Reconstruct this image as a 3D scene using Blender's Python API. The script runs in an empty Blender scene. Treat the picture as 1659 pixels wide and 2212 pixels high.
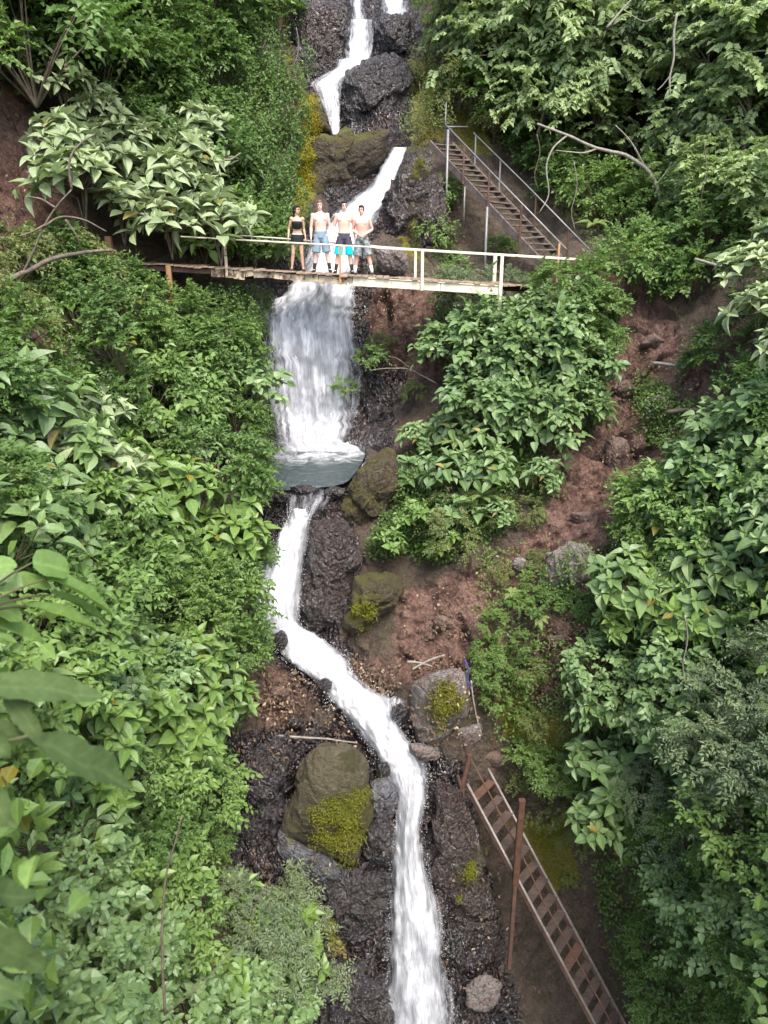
import bpy, math, random
import numpy as np
from mathutils import Vector, Matrix

# ------------------------------------------------------------------ scene, camera, light
SC = bpy.context.scene
COL = SC.collection
PITCH = math.radians(19.2)
CP, SP = math.cos(PITCH), math.sin(PITCH)
S = 768 / 1659.0


def ray(U, V):
    cx = (np.asarray(U, float) * S - 384) / 768
    cy = -(np.asarray(V, float) * S - 512) / 768
    return cx, CP + cy * SP, -SP + cy * CP


def at(U, V, y):
    """point of the world seen at photo position U, V (1659 wide) and y metres out"""
    dx, dy, dz = ray(U, V)
    t = np.asarray(y, float) / dy
    return np.stack([dx * t, np.broadcast_to(y, np.shape(t)) * 1.0, dz * t], -1)


def vat(U, V, y):
    return Vector(at(U, V, y).tolist())


cam = bpy.data.cameras.new('camera')
cam.sensor_fit = 'VERTICAL'
cam.sensor_height = 36
cam.lens = 27
cam.clip_start = 0.05
cam.clip_end = 500
cam.dof.use_dof = True
cam.dof.focus_distance = 19
cam.dof.aperture_fstop = 1.5
cam_o = bpy.data.objects.new('camera', cam)
COL.objects.link(cam_o)
cam_o.rotation_euler = (math.radians(90 - 19.2), 0, 0)
SC.camera = cam_o

SUN_EL, SUN_AZ = math.radians(58), math.radians(160)   # azimuth clockwise from +y: behind the camera
w = bpy.data.worlds.new('World')
SC.world = w
w.use_nodes = True
nt = w.node_tree
nt.nodes.clear()
sky = nt.nodes.new('ShaderNodeTexSky')
sky.sky_type = 'NISHITA'
sky.sun_disc = False
sky.sun_elevation = SUN_EL
sky.sun_rotation = SUN_AZ
sky.air_density = 1.0
sky.dust_density = 3.0
sky.ozone_density = 0.6
bg = nt.nodes.new('ShaderNodeBackground')
bg.inputs[1].default_value = 0.15
wo = nt.nodes.new('ShaderNodeOutputWorld')
nt.links.new(sky.outputs[0], bg.inputs[0])
nt.links.new(bg.outputs[0], wo.inputs[0])
sun = bpy.data.lights.new('sun', 'SUN')
sun.energy = 1.5
sun.angle = math.radians(22)
sun.color = (1.0, 0.95, 0.87)
sun_o = bpy.data.objects.new('sun', sun)
COL.objects.link(sun_o)
sd = Vector((math.sin(SUN_AZ) * math.cos(SUN_EL), math.cos(SUN_AZ) * math.cos(SUN_EL), math.sin(SUN_EL)))
sun_o.rotation_euler = sd.to_track_quat('Z', 'Y').to_euler()
sun_o.location = (0, -10, 30)
SC.view_settings.view_transform = 'Standard'
SC.view_settings.look = 'None'
SC.view_settings.exposure = 1.88
SC.view_settings.gamma = 1
SC.cycles.max_bounces = 5
SC.cycles.diffuse_bounces = 3
SC.cycles.glossy_bounces = 2
SC.cycles.transmission_bounces = 4
SC.cycles.transparent_max_bounces = 10
SC.cycles.volume_bounces = 1
SC.cycles.use_denoising = True
SC.cycles.caustics_reflective = False
SC.cycles.caustics_refractive = False
SC.cycles.sample_clamp_indirect = 4

# ------------------------------------------------------------------ numeric noise
_rs = np.random.RandomState(5)
_perm = _rs.permutation(256)
_perm = np.concatenate([_perm, _perm, _perm])
_g = _rs.normal(size=(256, 3))
_g /= np.linalg.norm(_g, axis=1)[:, None]
_jit = _rs.rand(256, 3)


def _hash(i, j, k):
    return _perm[_perm[_perm[i & 255] + (j & 255)] + (k & 255)]


def pnoise(P):
    P = np.asarray(P, float)
    I = np.floor(P).astype(int)
    f = P - I
    u = f * f * f * (f * (f * 6 - 15) + 10)
    out = np.zeros(len(P))
    for a in (0, 1):
        for b in (0, 1):
            for c in (0, 1):
                g = _g[_hash(I[:, 0] + a, I[:, 1] + b, I[:, 2] + c)]
                d = ((f - (a, b, c)) * g).sum(1)
                wt = (u[:, 0] if a else 1 - u[:, 0]) * (u[:, 1] if b else 1 - u[:, 1]) * (u[:, 2] if c else 1 - u[:, 2])
                out += d * wt
    return out


def fbm(P, octv=4, gain=0.5):
    P = np.asarray(P, float)
    a, o = 1.0, np.zeros(len(P))
    for k in range(octv):
        o += a * pnoise(P + 17.3 * k)
        P = P * 2.03
        a *= gain
    return o


def cell(P):
    """jittered cells: nearest and second nearest distance, a random value per cell, and a tilted plane per cell"""
    P = np.asarray(P, float)
    I = np.floor(P).astype(int)
    d1 = np.full(len(P), 9.0)
    d2 = np.full(len(P), 9.0)
    hh = np.zeros(len(P), int)
    df = np.zeros((len(P), 3))
    for a in (-1, 0, 1):
        for b in (-1, 0, 1):
            for c in (-1, 0, 1):
                h = _hash(I[:, 0] + a, I[:, 1] + b, I[:, 2] + c)
                v = P - (I + (a, b, c) + _jit[h])
                d = np.sqrt((v * v).sum(1))
                n = d < d1
                d2 = np.where(n, d1, np.minimum(d2, d))
                hh = np.where(n, h, hh)
                df[n] = v[n]
                d1 = np.where(n, d, d1)
    return d1, d2, _jit[hh][:, 0], (df * _g[hh]).sum(1)


def inpoly(U, V, poly):
    U = np.asarray(U, float)
    V = np.asarray(V, float)
    ins = np.zeros(U.shape, bool)
    n = len(poly)
    for i in range(n):
        x0, y0 = poly[i]
        x1, y1 = poly[(i + 1) % n]
        if y0 == y1:
            continue
        c = ((y0 > V) != (y1 > V)) & (U < (x1 - x0) * (V - y0) / (y1 - y0) + x0)
        ins ^= c
    return ins


def segdist(U, V, pts, closed=False):
    d = np.full(np.shape(U), 1e9)
    m = len(pts)
    for i in range(m if closed else m - 1):
        x0, y0 = pts[i][:2]
        x1, y1 = pts[(i + 1) % m][:2]
        ex, ey = x1 - x0, y1 - y0
        t = np.clip(((U - x0) * ex + (V - y0) * ey) / (ex * ex + ey * ey + 1e-9), 0, 1)
        d = np.minimum(d, np.hypot(U - x0 - t * ex, V - y0 - t * ey))
    return d


def softpoly(U, V, poly, soft=25):
    d = segdist(U, V, poly, True)
    ins = inpoly(U, V, poly)
    return np.clip(0.5 + np.where(ins, d, -d) / (2 * soft), 0, 1)


# ------------------------------------------------------------------ mesh helpers
def mesh_np(name, verts, quads=None, tris=None, smooth=True, uv=None, attrs=None):
    me = bpy.data.meshes.new(name)
    verts = np.asarray(verts, np.float32).reshape(-1, 3)
    q = np.asarray(quads if quads is not None else [], np.int32).reshape(-1, 4)
    t = np.asarray(tris if tris is not None else [], np.int32).reshape(-1, 3)
    loops = np.concatenate([q.ravel(), t.ravel()]).astype(np.int32)
    starts = np.concatenate([np.arange(len(q)) * 4, len(q) * 4 + np.arange(len(t)) * 3]).astype(np.int32)
    me.vertices.add(len(verts))
    me.vertices.foreach_set('co', verts.ravel())
    me.loops.add(len(loops))
    me.loops.foreach_set('vertex_index', loops)
    me.polygons.add(len(starts))
    me.polygons.foreach_set('loop_start', starts)
    if uv is not None:
        l = me.uv_layers.new(name='UVMap')
        l.data.foreach_set('uv', np.asarray(uv, np.float32)[loops].ravel())
    for k, a in (attrs or {}).items():
        at_ = me.attributes.new(k, 'FLOAT', 'POINT')
        at_.data.foreach_set('value', np.asarray(a, np.float32))
    me.update(calc_edges=True)
    me.validate()
    me.polygons.foreach_set('use_smooth', np.full(len(me.polygons), smooth))
    return me


class MB:
    """collects boxes, beams, tubes and lathes into ONE mesh"""

    def __init__(s):
        s.v, s.q, s.t, s.n = [], [], [], 0

    def add(s, v, q=(), t=()):
        v = np.asarray(v, float).reshape(-1, 3)
        s.v.append(v)
        if len(q):
            s.q.append(np.asarray(q, int).reshape(-1, 4) + s.n)
        if len(t):
            s.t.append(np.asarray(t, int).reshape(-1, 3) + s.n)
        s.n += len(v)
        return s

    def beam(s, p0, p1, wd, ht, up=(0, 0, 1), bev=0.12):
        """a bar from p0 to p1, wd across and ht along up, with chamfered edges"""
        p0, p1 = Vector(p0), Vector(p1)
        d = (p1 - p0).normalized()
        side = d.cross(Vector(up))
        if side.length < 1e-4:
            side = d.cross(Vector((0, 1, 0)))
        side.normalize()
        u = side.cross(d).normalized()
        b = min(wd, ht) * bev
        prof = []
        for sx, sy in ((1, 1), (-1, 1), (-1, -1), (1, -1)):
            a = (sx * (wd / 2), sy * (ht / 2 - b))
            c = (sx * (wd / 2 - b), sy * (ht / 2))
            prof += [a, c] if sx * sy > 0 else [c, a]
        v = []
        for p in (p0, p1):
            for (x, y) in prof:
                v.append(p + side * x + u * y)
        q = [(i, (i + 1) % 8, 8 + (i + 1) % 8, 8 + i) for i in range(8)]
        q += [(0, 3, 2, 1), (0, 7, 4, 3), (7, 6, 5, 4), (8, 9, 10, 11), (8, 11, 12, 15), (15, 12, 13, 14)]
        return s.add([tuple(a) for a in v], q)

    def tube(s, pts, r, n=8, cap=True):
        pts = [Vector(p) for p in pts]
        m = len(pts)
        rr = list(r) if hasattr(r, '__len__') else [r] * m
        v = []
        ref = None
        for i, p in enumerate(pts):
            d = (pts[min(i + 1, m - 1)] - pts[max(i - 1, 0)])
            if d.length < 1e-9:
                d = Vector((0, 0, 1))
            d.normalize()
            if ref is None:
                ref = Vector((1, 0, 0)) if abs(d.x) < 0.8 else Vector((0, 1, 0))
            a = (ref - d * ref.dot(d)).normalized()
            b = d.cross(a)
            ref = a
            e = rr[i] if hasattr(rr[i], '__len__') else (rr[i], rr[i])
            for k in range(n):
                an = 2 * math.pi * k / n
                v.append(p + a * math.cos(an) * e[0] + b * math.sin(an) * e[1])
        q = [(i * n + k, i * n + (k + 1) % n, (i + 1) * n + (k + 1) % n, (i + 1) * n + k) for i in range(m - 1) for k in range(n)]
        t = []
        if cap:
            v += [pts[0], pts[-1]]
            c0, c1 = m * n, m * n + 1
            t = [(c0, (k + 1) % n, k) for k in range(n)] + [(c1, (m - 1) * n + k, (m - 1) * n + (k + 1) % n) for k in range(n)]
        return s.add([tuple(a) for a in v], q, t)

    def ball(s, c, r, n=12, m=8, rot=None):
        r = r if hasattr(r, '__len__') else (r, r, r)
        v = []
        for i in range(m + 1):
            ph = math.pi * i / m
            for k in range(n):
                a = 2 * math.pi * k / n
                p = Vector((r[0] * math.sin(ph) * math.cos(a), r[1] * math.sin(ph) * math.sin(a), r[2] * math.cos(ph)))
                if rot is not None:
                    p = rot @ p
                v.append(tuple(Vector(c) + p))
        q = [(i * n + k, (i + 1) * n + k, (i + 1) * n + (k + 1) % n, i * n + (k + 1) % n) for i in range(m) for k in range(n)]
        return s.add(v, q)

    def mesh(s, name, smooth=False):
        return mesh_np(name, np.concatenate(s.v), np.concatenate(s.q) if s.q else None,
                       np.concatenate(s.t) if s.t else None, smooth)

    def build(s, name, mat, parent=None, smooth=False):
        return obj(name, s.mesh(name, smooth), mat, parent)


def obj(name, me, mat=None, parent=None):
    o = bpy.data.objects.new(name, me)
    COL.objects.link(o)
    if mat is not None:
        me.materials.clear()
        me.materials.append(mat)
    if parent is not None:
        o.parent = parent
        o.matrix_parent_inverse = Matrix.Translation(-parent.location) if False else Matrix.Identity(4)
    return o


def thing(name, label, cat, loc=(0, 0, 0), group=None):
    o = bpy.data.objects.new(name, None)
    COL.objects.link(o)
    o.location = loc
    o.empty_display_size = 0.2
    o['label'] = label
    o['category'] = cat
    if group:
        o['group'] = group
    return o


def tag(o, label=None, cat=None, group=None, kind=None):
    if label:
        o['label'] = label
    if cat:
        o['category'] = cat
    if group:
        o['group'] = group
    if kind:
        o['kind'] = kind
    return o


def wpart(mb, name, mat, root, smooth=False):
    """part whose mesh was written in world coordinates, under a root that only has a location"""
    me = mb.mesh(name, smooth)
    me.transform(Matrix.Translation(-root.location))
    return obj(name, me, mat, root)


# ------------------------------------------------------------------ materials
def newmat(name):
    m = bpy.data.materials.new(name)
    m.use_nodes = True
    n = m.node_tree
    n.nodes.clear()
    out = n.nodes.new('ShaderNodeOutputMaterial')
    return m, n, out


class N:
    """small helper round a node tree"""

    def __init__(s, nt):
        s.nt = nt

    def node(s, t, **kw):
        n = s.nt.nodes.new(t)
        for k, v in kw.items():
            setattr(n, k, v)
        return n

    def link(s, a, b):
        s.nt.links.new(a, b)

    def setin(s, sock, val):
        if hasattr(val, 'links') or isinstance(val, bpy.types.NodeSocket):
            s.link(val, sock)
        elif isinstance(val, tuple) and len(val) == 3 and sock.type == 'RGBA':
            sock.default_value = (*val, 1)
        else:
            sock.default_value = val

    def math(s, op, a, b=0.0, clamp=False):
        n = s.node('ShaderNodeMath', operation=op, use_clamp=clamp)
        s.setin(n.inputs[0], a)
        s.setin(n.inputs[1], b)
        return n.outputs[0]

    def mix(s, f, a, b, blend='MIX'):
        n = s.node('ShaderNodeMix', data_type='RGBA', blend_type=blend)
        s.setin(n.inputs[0], f)
        s.setin(n.inputs[6], a)
        s.setin(n.inputs[7], b)
        return n.outputs[2]

    def coord(s, kind='Object'):
        return s.node('ShaderNodeTexCoord').outputs[kind]

    def pos(s):
        return s.node('ShaderNodeNewGeometry').outputs['Position']

    def mapping(s, vec, scale=(1, 1, 1), loc=(0, 0, 0), rot=(0, 0, 0)):
        n = s.node('ShaderNodeMapping')
        s.link(vec, n.inputs[0])
        n.inputs[1].default_value = loc
        n.inputs[2].default_value = rot
        n.inputs[3].default_value = scale
        return n.outputs[0]

    def noise(s, vec, scale, detail=4, rough=0.55, dist=0.0, out=0):
        n = s.node('ShaderNodeTexNoise')
        s.link(vec, n.inputs['Vector'])
        n.inputs['Scale'].default_value = scale
        n.inputs['Detail'].default_value = detail
        n.inputs['Roughness'].default_value = rough
        n.inputs['Distortion'].default_value = dist
        return n.outputs[out]

    def voro(s, vec, scale, feature='F1', out='Distance', rnd=1.0):
        n = s.node('ShaderNodeTexVoronoi', feature=feature)
        s.link(vec, n.inputs['Vector'])
        n.inputs['Scale'].default_value = scale
        n.inputs['Randomness'].default_value = rnd
        return n.outputs[out]

    def ramp(s, f, stops, interp='LINEAR'):
        n = s.node('ShaderNodeValToRGB')
        r = n.color_ramp
        r.interpolation = interp
        while len(r.elements) < len(stops):
            r.elements.new(0.5)
        for e, (p, c) in zip(r.elements, stops):
            e.position = p
            e.color = (*c, 1) if len(c) == 3 else c
        s.setin(n.inputs[0], f)
        return n.outputs[0]

    def maprange(s, v, a, b, c=0.0, d=1.0):
        n = s.node('ShaderNodeMapRange')
        s.setin(n.inputs[0], v)
        for i, x in enumerate((a, b, c, d)):
            s.setin(n.inputs[1 + i], x)
        return n.outputs[0]

    def attr(s, name, out='Fac'):
        n = s.node('ShaderNodeAttribute', attribute_name=name)
        return n.outputs[out]

    def bump(s, h, strength=0.5, dist=0.05):
        n = s.node('ShaderNodeBump')
        n.inputs['Strength'].default_value = strength
        n.inputs['Distance'].default_value = dist
        s.link(h, n.inputs['Height'])
        return n.outputs[0]

    def principled(s, color, rough=0.6, spec=0.5, normal=None, metal=0.0, coat=None, coatn=None):
        n = s.node('ShaderNodeBsdfPrincipled')
        s.setin(n.inputs['Base Color'], color)
        s.setin(n.inputs['Roughness'], rough)
        s.setin(n.inputs['Specular IOR Level'], spec)
        s.setin(n.inputs['Metallic'], metal)
        if normal is not None:
            s.link(normal, n.inputs['Normal'])
        if coat is not None:
            s.setin(n.inputs['Coat Weight'], coat)
            n.inputs['Coat Roughness'].default_value = 0.12
            n.inputs['Coat IOR'].default_value = 1.6
            if coatn is not None:
                s.link(coatn, n.inputs['Coat Normal'])
        return n.outputs[0]


def leaf_mat(name, dark, light, young=None, rough=0.5, trans=0.3, spec=0.4, old=(0.20, 0.15, 0.02), oldthr=0.985, vein=True):
    dark = (dark[0] * 1.14, dark[1] * 1.04, dark[2] * 1.05)
    light = (light[0] * 1.26, light[1] * 1.2, light[2] * 1.12)
    m, nt, out = newmat(name)
    n = N(nt)
    tint = n.attr('tint')
    rnd = n.node('ShaderNodeObjectInfo').outputs['Random']
    f = n.math('ADD', n.math('MULTIPLY', tint, 0.72), n.math('MULTIPLY', rnd, 0.28))
    col = n.mix(f, dark, light)
    # large patchy change of hue over the wood
    big = n.noise(n.pos(), 0.55, 2)
    col = n.mix(n.maprange(big, 0.35, 0.7, 0.0, 0.45), col, n.mix(0.5, light, (light[0] * 1.35, light[1] * 1.08, light[2] * 0.6)))
    if young:
        col = n.mix(n.maprange(n.attr('young'), 0.0, 1.0), col, young)
    col = n.mix(n.math('GREATER_THAN', tint, oldthr), col, old)
    if vein:
        uv = n.node('ShaderNodeSeparateXYZ')
        n.link(n.node('ShaderNodeUVMap', uv_map='UVMap').outputs[0], uv.inputs[0])
        mid = n.maprange(n.math('ABSOLUTE', uv.outputs[0]), 0.0, 0.09, 0.45, 0.0)
        wv = n.math('SINE', n.math('MULTIPLY', n.math('SUBTRACT', uv.outputs[1], n.math('MULTIPLY', n.math('ABSOLUTE', uv.outputs[0]), 0.22)), 55))
        side = n.maprange(wv, 0.82, 1.0, 0.0, 0.22)
        col = n.mix(n.math('MAXIMUM', mid, side), col, (light[0] * 1.5, light[1] * 1.35, light[2] * 1.4))
    bl = n.noise(n.coord('Object'), 26, 4, 0.65)
    col = n.mix(n.maprange(bl, 0.35, 0.65, 0.35, 0.0), col, tuple(x * 0.55 for x in dark))
    # underside paler
    back = n.node('ShaderNodeNewGeometry').outputs['Backfacing']
    col = n.mix(n.math('MULTIPLY', back, 0.35), col, (light[0] * 1.3, light[1] * 1.2, light[2] * 1.5))
    p = n.principled(col, rough, spec)
    tr = n.node('ShaderNodeBsdfTranslucent')
    n.link(n.mix(0.5, col, (light[0] * 1.5, light[1] * 1.6, light[2] * 0.7)), tr.inputs[0])
    ms = n.node('ShaderNodeMixShader')
    ms.inputs[0].default_value = trans
    n.link(p, ms.inputs[1])
    n.link(tr.outputs[0], ms.inputs[2])
    n.link(ms.outputs[0], out.inputs[0])
    return m


def rock_mat(name, base, light, moss, mossy=0.5, wet=0.3, up=0.5, scale=1.0, soil=None, crack=0.8):
    m, nt, out = newmat(name)
    n = N(nt)
    c = n.coord('Object')
    wv = n.noise(c, 1.3 * scale, 3, out=1)
    cw = n.mix(0.25, c, wv)
    big = n.noise(c, 1.1 * scale, 5, 0.62)
    mid = n.noise(c, 4.5 * scale, 7, 0.7, 0.6)
    fine = n.noise(c, 17 * scale, 8, 0.75, 0.3)
    crk = n.voro(cw, 2.2 * scale, 'DISTANCE_TO_EDGE')
    crk2 = n.voro(n.mix(0.12, c, n.noise(c, 5, 3, out=1)), 8.5 * scale, 'DISTANCE_TO_EDGE')
    chip = n.voro(n.mapping(c, (1, 1, 1.7)), 13 * scale, 'F1', 'Color')
    col = n.mix(n.maprange(mid, 0.32, 0.68), base, tuple((x + y) / 2 for x, y in zip(base, light)))
    col = n.mix(n.maprange(fine, 0.5, 0.66, 0, 0.85), col, light)
    col = n.mix(n.maprange(big, 0.42, 0.62, 0, 0.7), col, soil if soil else tuple(x * 0.55 for x in base))
    sepc = n.node('ShaderNodeSeparateColor')
    n.link(chip, sepc.inputs[0])
    col = n.mix(n.maprange(sepc.outputs[0], 0.94, 0.98, 0, 0.4 * crack), col, tuple(min(0.5, x * 1.9) for x in light))
    col = n.mix(n.math('MULTIPLY', n.maprange(crk, 0.0, 0.035, 0.7 * crack, 0.0), n.maprange(big, 0.4, 0.55)), col, tuple(x * 0.25 for x in base))
    col = n.mix(n.maprange(crk2, 0.0, 0.05, 0.6 * crack, 0.0), col, tuple(x * 0.3 for x in base))
    nz = n.node('ShaderNodeSeparateXYZ')
    n.link(n.node('ShaderNodeNewGeometry').outputs['Normal'], nz.inputs[0])
    mm = n.math('ADD', n.math('MULTIPLY', nz.outputs[2], up), n.noise(c, 2.3 * scale, 8, 0.74))
    mm = n.math('ADD', mm, n.math('MULTIPLY', n.attr('moss'), 0.8))
    mm = n.math('ADD', mm, n.math('MULTIPLY', n.math('SUBTRACT', fine, 0.5), 0.5))
    mf = n.maprange(mm, 1.08 - mossy, 1.42 - mossy)
    mcol = n.mix(n.noise(c, 21, 6, 0.75), tuple(x * 0.25 for x in moss), tuple(x * 1.4 for x in moss))
    mcol = n.mix(n.maprange(big, 0.4, 0.65, 0.0, 0.6), mcol, (moss[0] * 0.9, moss[1] * 0.62, moss[2] * 0.8))
    col = n.mix(mf, col, mcol)
    rough = n.maprange(n.noise(c, 5 * scale, 5, 0.7), 0.38, 0.62, 0.7 - wet * 0.6, 0.85 - wet * 0.45)
    rough = n.math('MAXIMUM', rough, n.math('MULTIPLY', mf, 0.9))
    h = n.math('ADD', n.math('MULTIPLY', fine, 0.12), n.math('MULTIPLY', n.math('MINIMUM', crk, 0.1), 3.0 * crack))
    h = n.math('ADD', h, n.math('MULTIPLY', n.math('MINIMUM', crk2, 0.1), 1.6 * crack))
    h = n.math('ADD', h, n.math('MULTIPLY', mid, 0.9))
    h = n.math('ADD', h, n.math('MULTIPLY', n.math('MULTIPLY', n.noise(c, 34, 5, 0.75), mf), 1.2))
    rdg = n.math('ABSOLUTE', n.math('SUBTRACT', n.noise(n.mapping(cw, (1, 1, 0.5)), 4.5 * scale, 2.5, 0.5, 0.6), 0.5))
    h = n.math('ADD', h, n.math('MULTIPLY', n.math('MINIMUM', rdg, 0.16), 5.0 * wet * crack))
    col = n.mix(n.maprange(rdg, 0.0, 0.05, 0.75 * wet * crack, 0.0), col, tuple(x * 0.3 for x in base))
    nb = n.bump(h, 1.0, 0.14)
    dry = n.math('SUBTRACT', 1.0, mf)
    n.link(n.principled(col, rough, 0.5 + 0.35 * wet, nb, 0.0, n.math('MULTIPLY', dry, max(0.0, wet - 0.25) * 0.6), nb), out.inputs[0])
    return m


def plain_mat(name, col, col2, scale=6, rough=0.6, spec=0.3, metal=0.0, stretch=(1, 1, 1), rust=None, rustamt=0.5, bump=0.25):
    m, nt, out = newmat(name)
    n = N(nt)
    c = n.mapping(n.coord('Object'), stretch)
    f = n.noise(c, scale, 6, 0.65)
    cc = n.mix(n.maprange(f, 0.32, 0.68), col, col2)
    if rust:
        rf = n.maprange(n.noise(n.coord('Object'), 4.5, 6, 0.7), 0.72 - rustamt * 0.4, 0.8 - rustamt * 0.4)
        cc = n.mix(rf, cc, rust)
    n.link(n.principled(cc, rough, spec, n.bump(n.noise(c, scale * 3, 5), bump, 0.01), metal), out.inputs[0])
    return m


M = {}
M['pale'] = leaf_mat('pale_leaf', (0.13, 0.195, 0.1), (0.235, 0.31, 0.185), (0.26, 0.34, 0.13), 0.52, 0.22)
M['broad'] = leaf_mat('broad_leaf', (0.06, 0.125, 0.032), (0.125, 0.215, 0.06), (0.2, 0.3, 0.06), 0.45, 0.26)
M['blue'] = leaf_mat('bluish_leaf', (0.052, 0.112, 0.04), (0.135, 0.22, 0.09), (0.17, 0.26, 0.08), 0.42, 0.24)
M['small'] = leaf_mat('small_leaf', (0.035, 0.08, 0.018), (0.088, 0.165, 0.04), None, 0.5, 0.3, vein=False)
M['bright'] = leaf_mat('bright_small_leaf', (0.05, 0.11, 0.026), (0.12, 0.205, 0.055), None, 0.5, 0.33, vein=False)
M['olive'] = leaf_mat('olive_leaf', (0.06, 0.09, 0.025), (0.13, 0.17, 0.055), None, 0.55, 0.3, vein=False, oldthr=0.96)
M['canopy'] = leaf_mat('canopy_leaf', (0.1, 0.17, 0.075), (0.235, 0.325, 0.16), None, 0.48, 0.32, vein=False, oldthr=0.985)
M['grey'] = leaf_mat('grey_green_leaf', (0.075, 0.125, 0.065), (0.155, 0.215, 0.12), None, 0.5, 0.28, vein=False)
M['fern'] = leaf_mat('fern_leaf', (0.1, 0.165, 0.05), (0.2, 0.29, 0.1), None, 0.5, 0.33, vein=False, oldthr=2)
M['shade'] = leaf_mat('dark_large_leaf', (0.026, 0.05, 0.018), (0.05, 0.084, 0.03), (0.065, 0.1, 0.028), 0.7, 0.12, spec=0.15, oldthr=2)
M['mossleaf'] = leaf_mat('moss_tuft', (0.05, 0.064, 0.01), (0.175, 0.195, 0.03), None, 0.8, 0.25, vein=False, spec=0.1, oldthr=2)
M['mossorange'] = leaf_mat('orange_moss_tuft', (0.13, 0.12, 0.012), (0.34, 0.32, 0.035), None, 0.8, 0.25, vein=False, spec=0.1, oldthr=2)
M['litter'] = leaf_mat('dead_leaf', (0.04, 0.027, 0.02), (0.15, 0.11, 0.08), None, 0.7, 0.1, vein=False, old=(0.36, 0.27, 0.17), oldthr=0.93)
M['rail'] = plain_mat('worn_pale_rail', (0.12, 0.1, 0.09), (0.21, 0.185, 0.165), 8, 0.5, 0.4, 0.1, rust=(0.16, 0.085, 0.05), rustamt=0.3)
M['stem'] = plain_mat('green_brown_stem', (0.07, 0.075, 0.03), (0.11, 0.09, 0.05), 12)
M['bark'] = plain_mat('grey_brown_bark', (0.06, 0.045, 0.032), (0.15, 0.12, 0.09), 9, 0.8)
M['palebark'] = plain_mat('pale_bark', (0.13, 0.115, 0.095), (0.25, 0.225, 0.19), 9, 0.8)
M['cream'] = plain_mat('cream_paint', (0.5, 0.44, 0.33), (0.66, 0.6, 0.47), 5, 0.5, 0.4, rust=(0.22, 0.12, 0.06), rustamt=0.28)
M['post'] = plain_mat('orange_brown_timber', (0.28, 0.15, 0.07), (0.42, 0.25, 0.13), 7, 0.7, stretch=(6, 6, 0.6))
M['plank'] = plain_mat('weathered_plank', (0.16, 0.11, 0.075), (0.34, 0.25, 0.18), 6, 0.75, stretch=(3, 0.8, 3))
M['board'] = plain_mat('peeling_board', (0.3, 0.23, 0.16), (0.5, 0.41, 0.3), 5, 0.75, stretch=(1, 1, 2.5), rust=(0.1, 0.06, 0.04), rustamt=0.55)
M['steel'] = plain_mat('grey_steel', (0.1, 0.1, 0.1), (0.2, 0.195, 0.19), 6, 0.45, 0.5, 0.3, rust=(0.17, 0.1, 0.06), rustamt=0.25)
M['pipe'] = plain_mat('pale_pipe', (0.3, 0.285, 0.27), (0.46, 0.44, 0.41), 6, 0.42, 0.5, 0.2, rust=(0.2, 0.11, 0.06), rustamt=0.2)
M['rust'] = plain_mat('rusty_iron', (0.052, 0.026, 0.017), (0.11, 0.056, 0.036), 7, 0.75, 0.3, 0.2)
M['darkrust'] = plain_mat('dark_rusty_iron', (0.05, 0.026, 0.02), (0.11, 0.06, 0.045), 7, 0.7, 0.3)
M['tread'] = plain_mat('brown_tread', (0.036, 0.026, 0.022), (0.095, 0.07, 0.058), 5, 0.6, 0.35, stretch=(1, 4, 4))
M['redtread'] = plain_mat('red_tread', (0.06, 0.034, 0.024), (0.125, 0.072, 0.052), 5, 0.55, 0.35, stretch=(1, 4, 4))
M['stairwood'] = plain_mat('grey_brown_step', (0.075, 0.056, 0.048), (0.17, 0.135, 0.115), 6, 0.7)
M['soilclod'] = None
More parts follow.
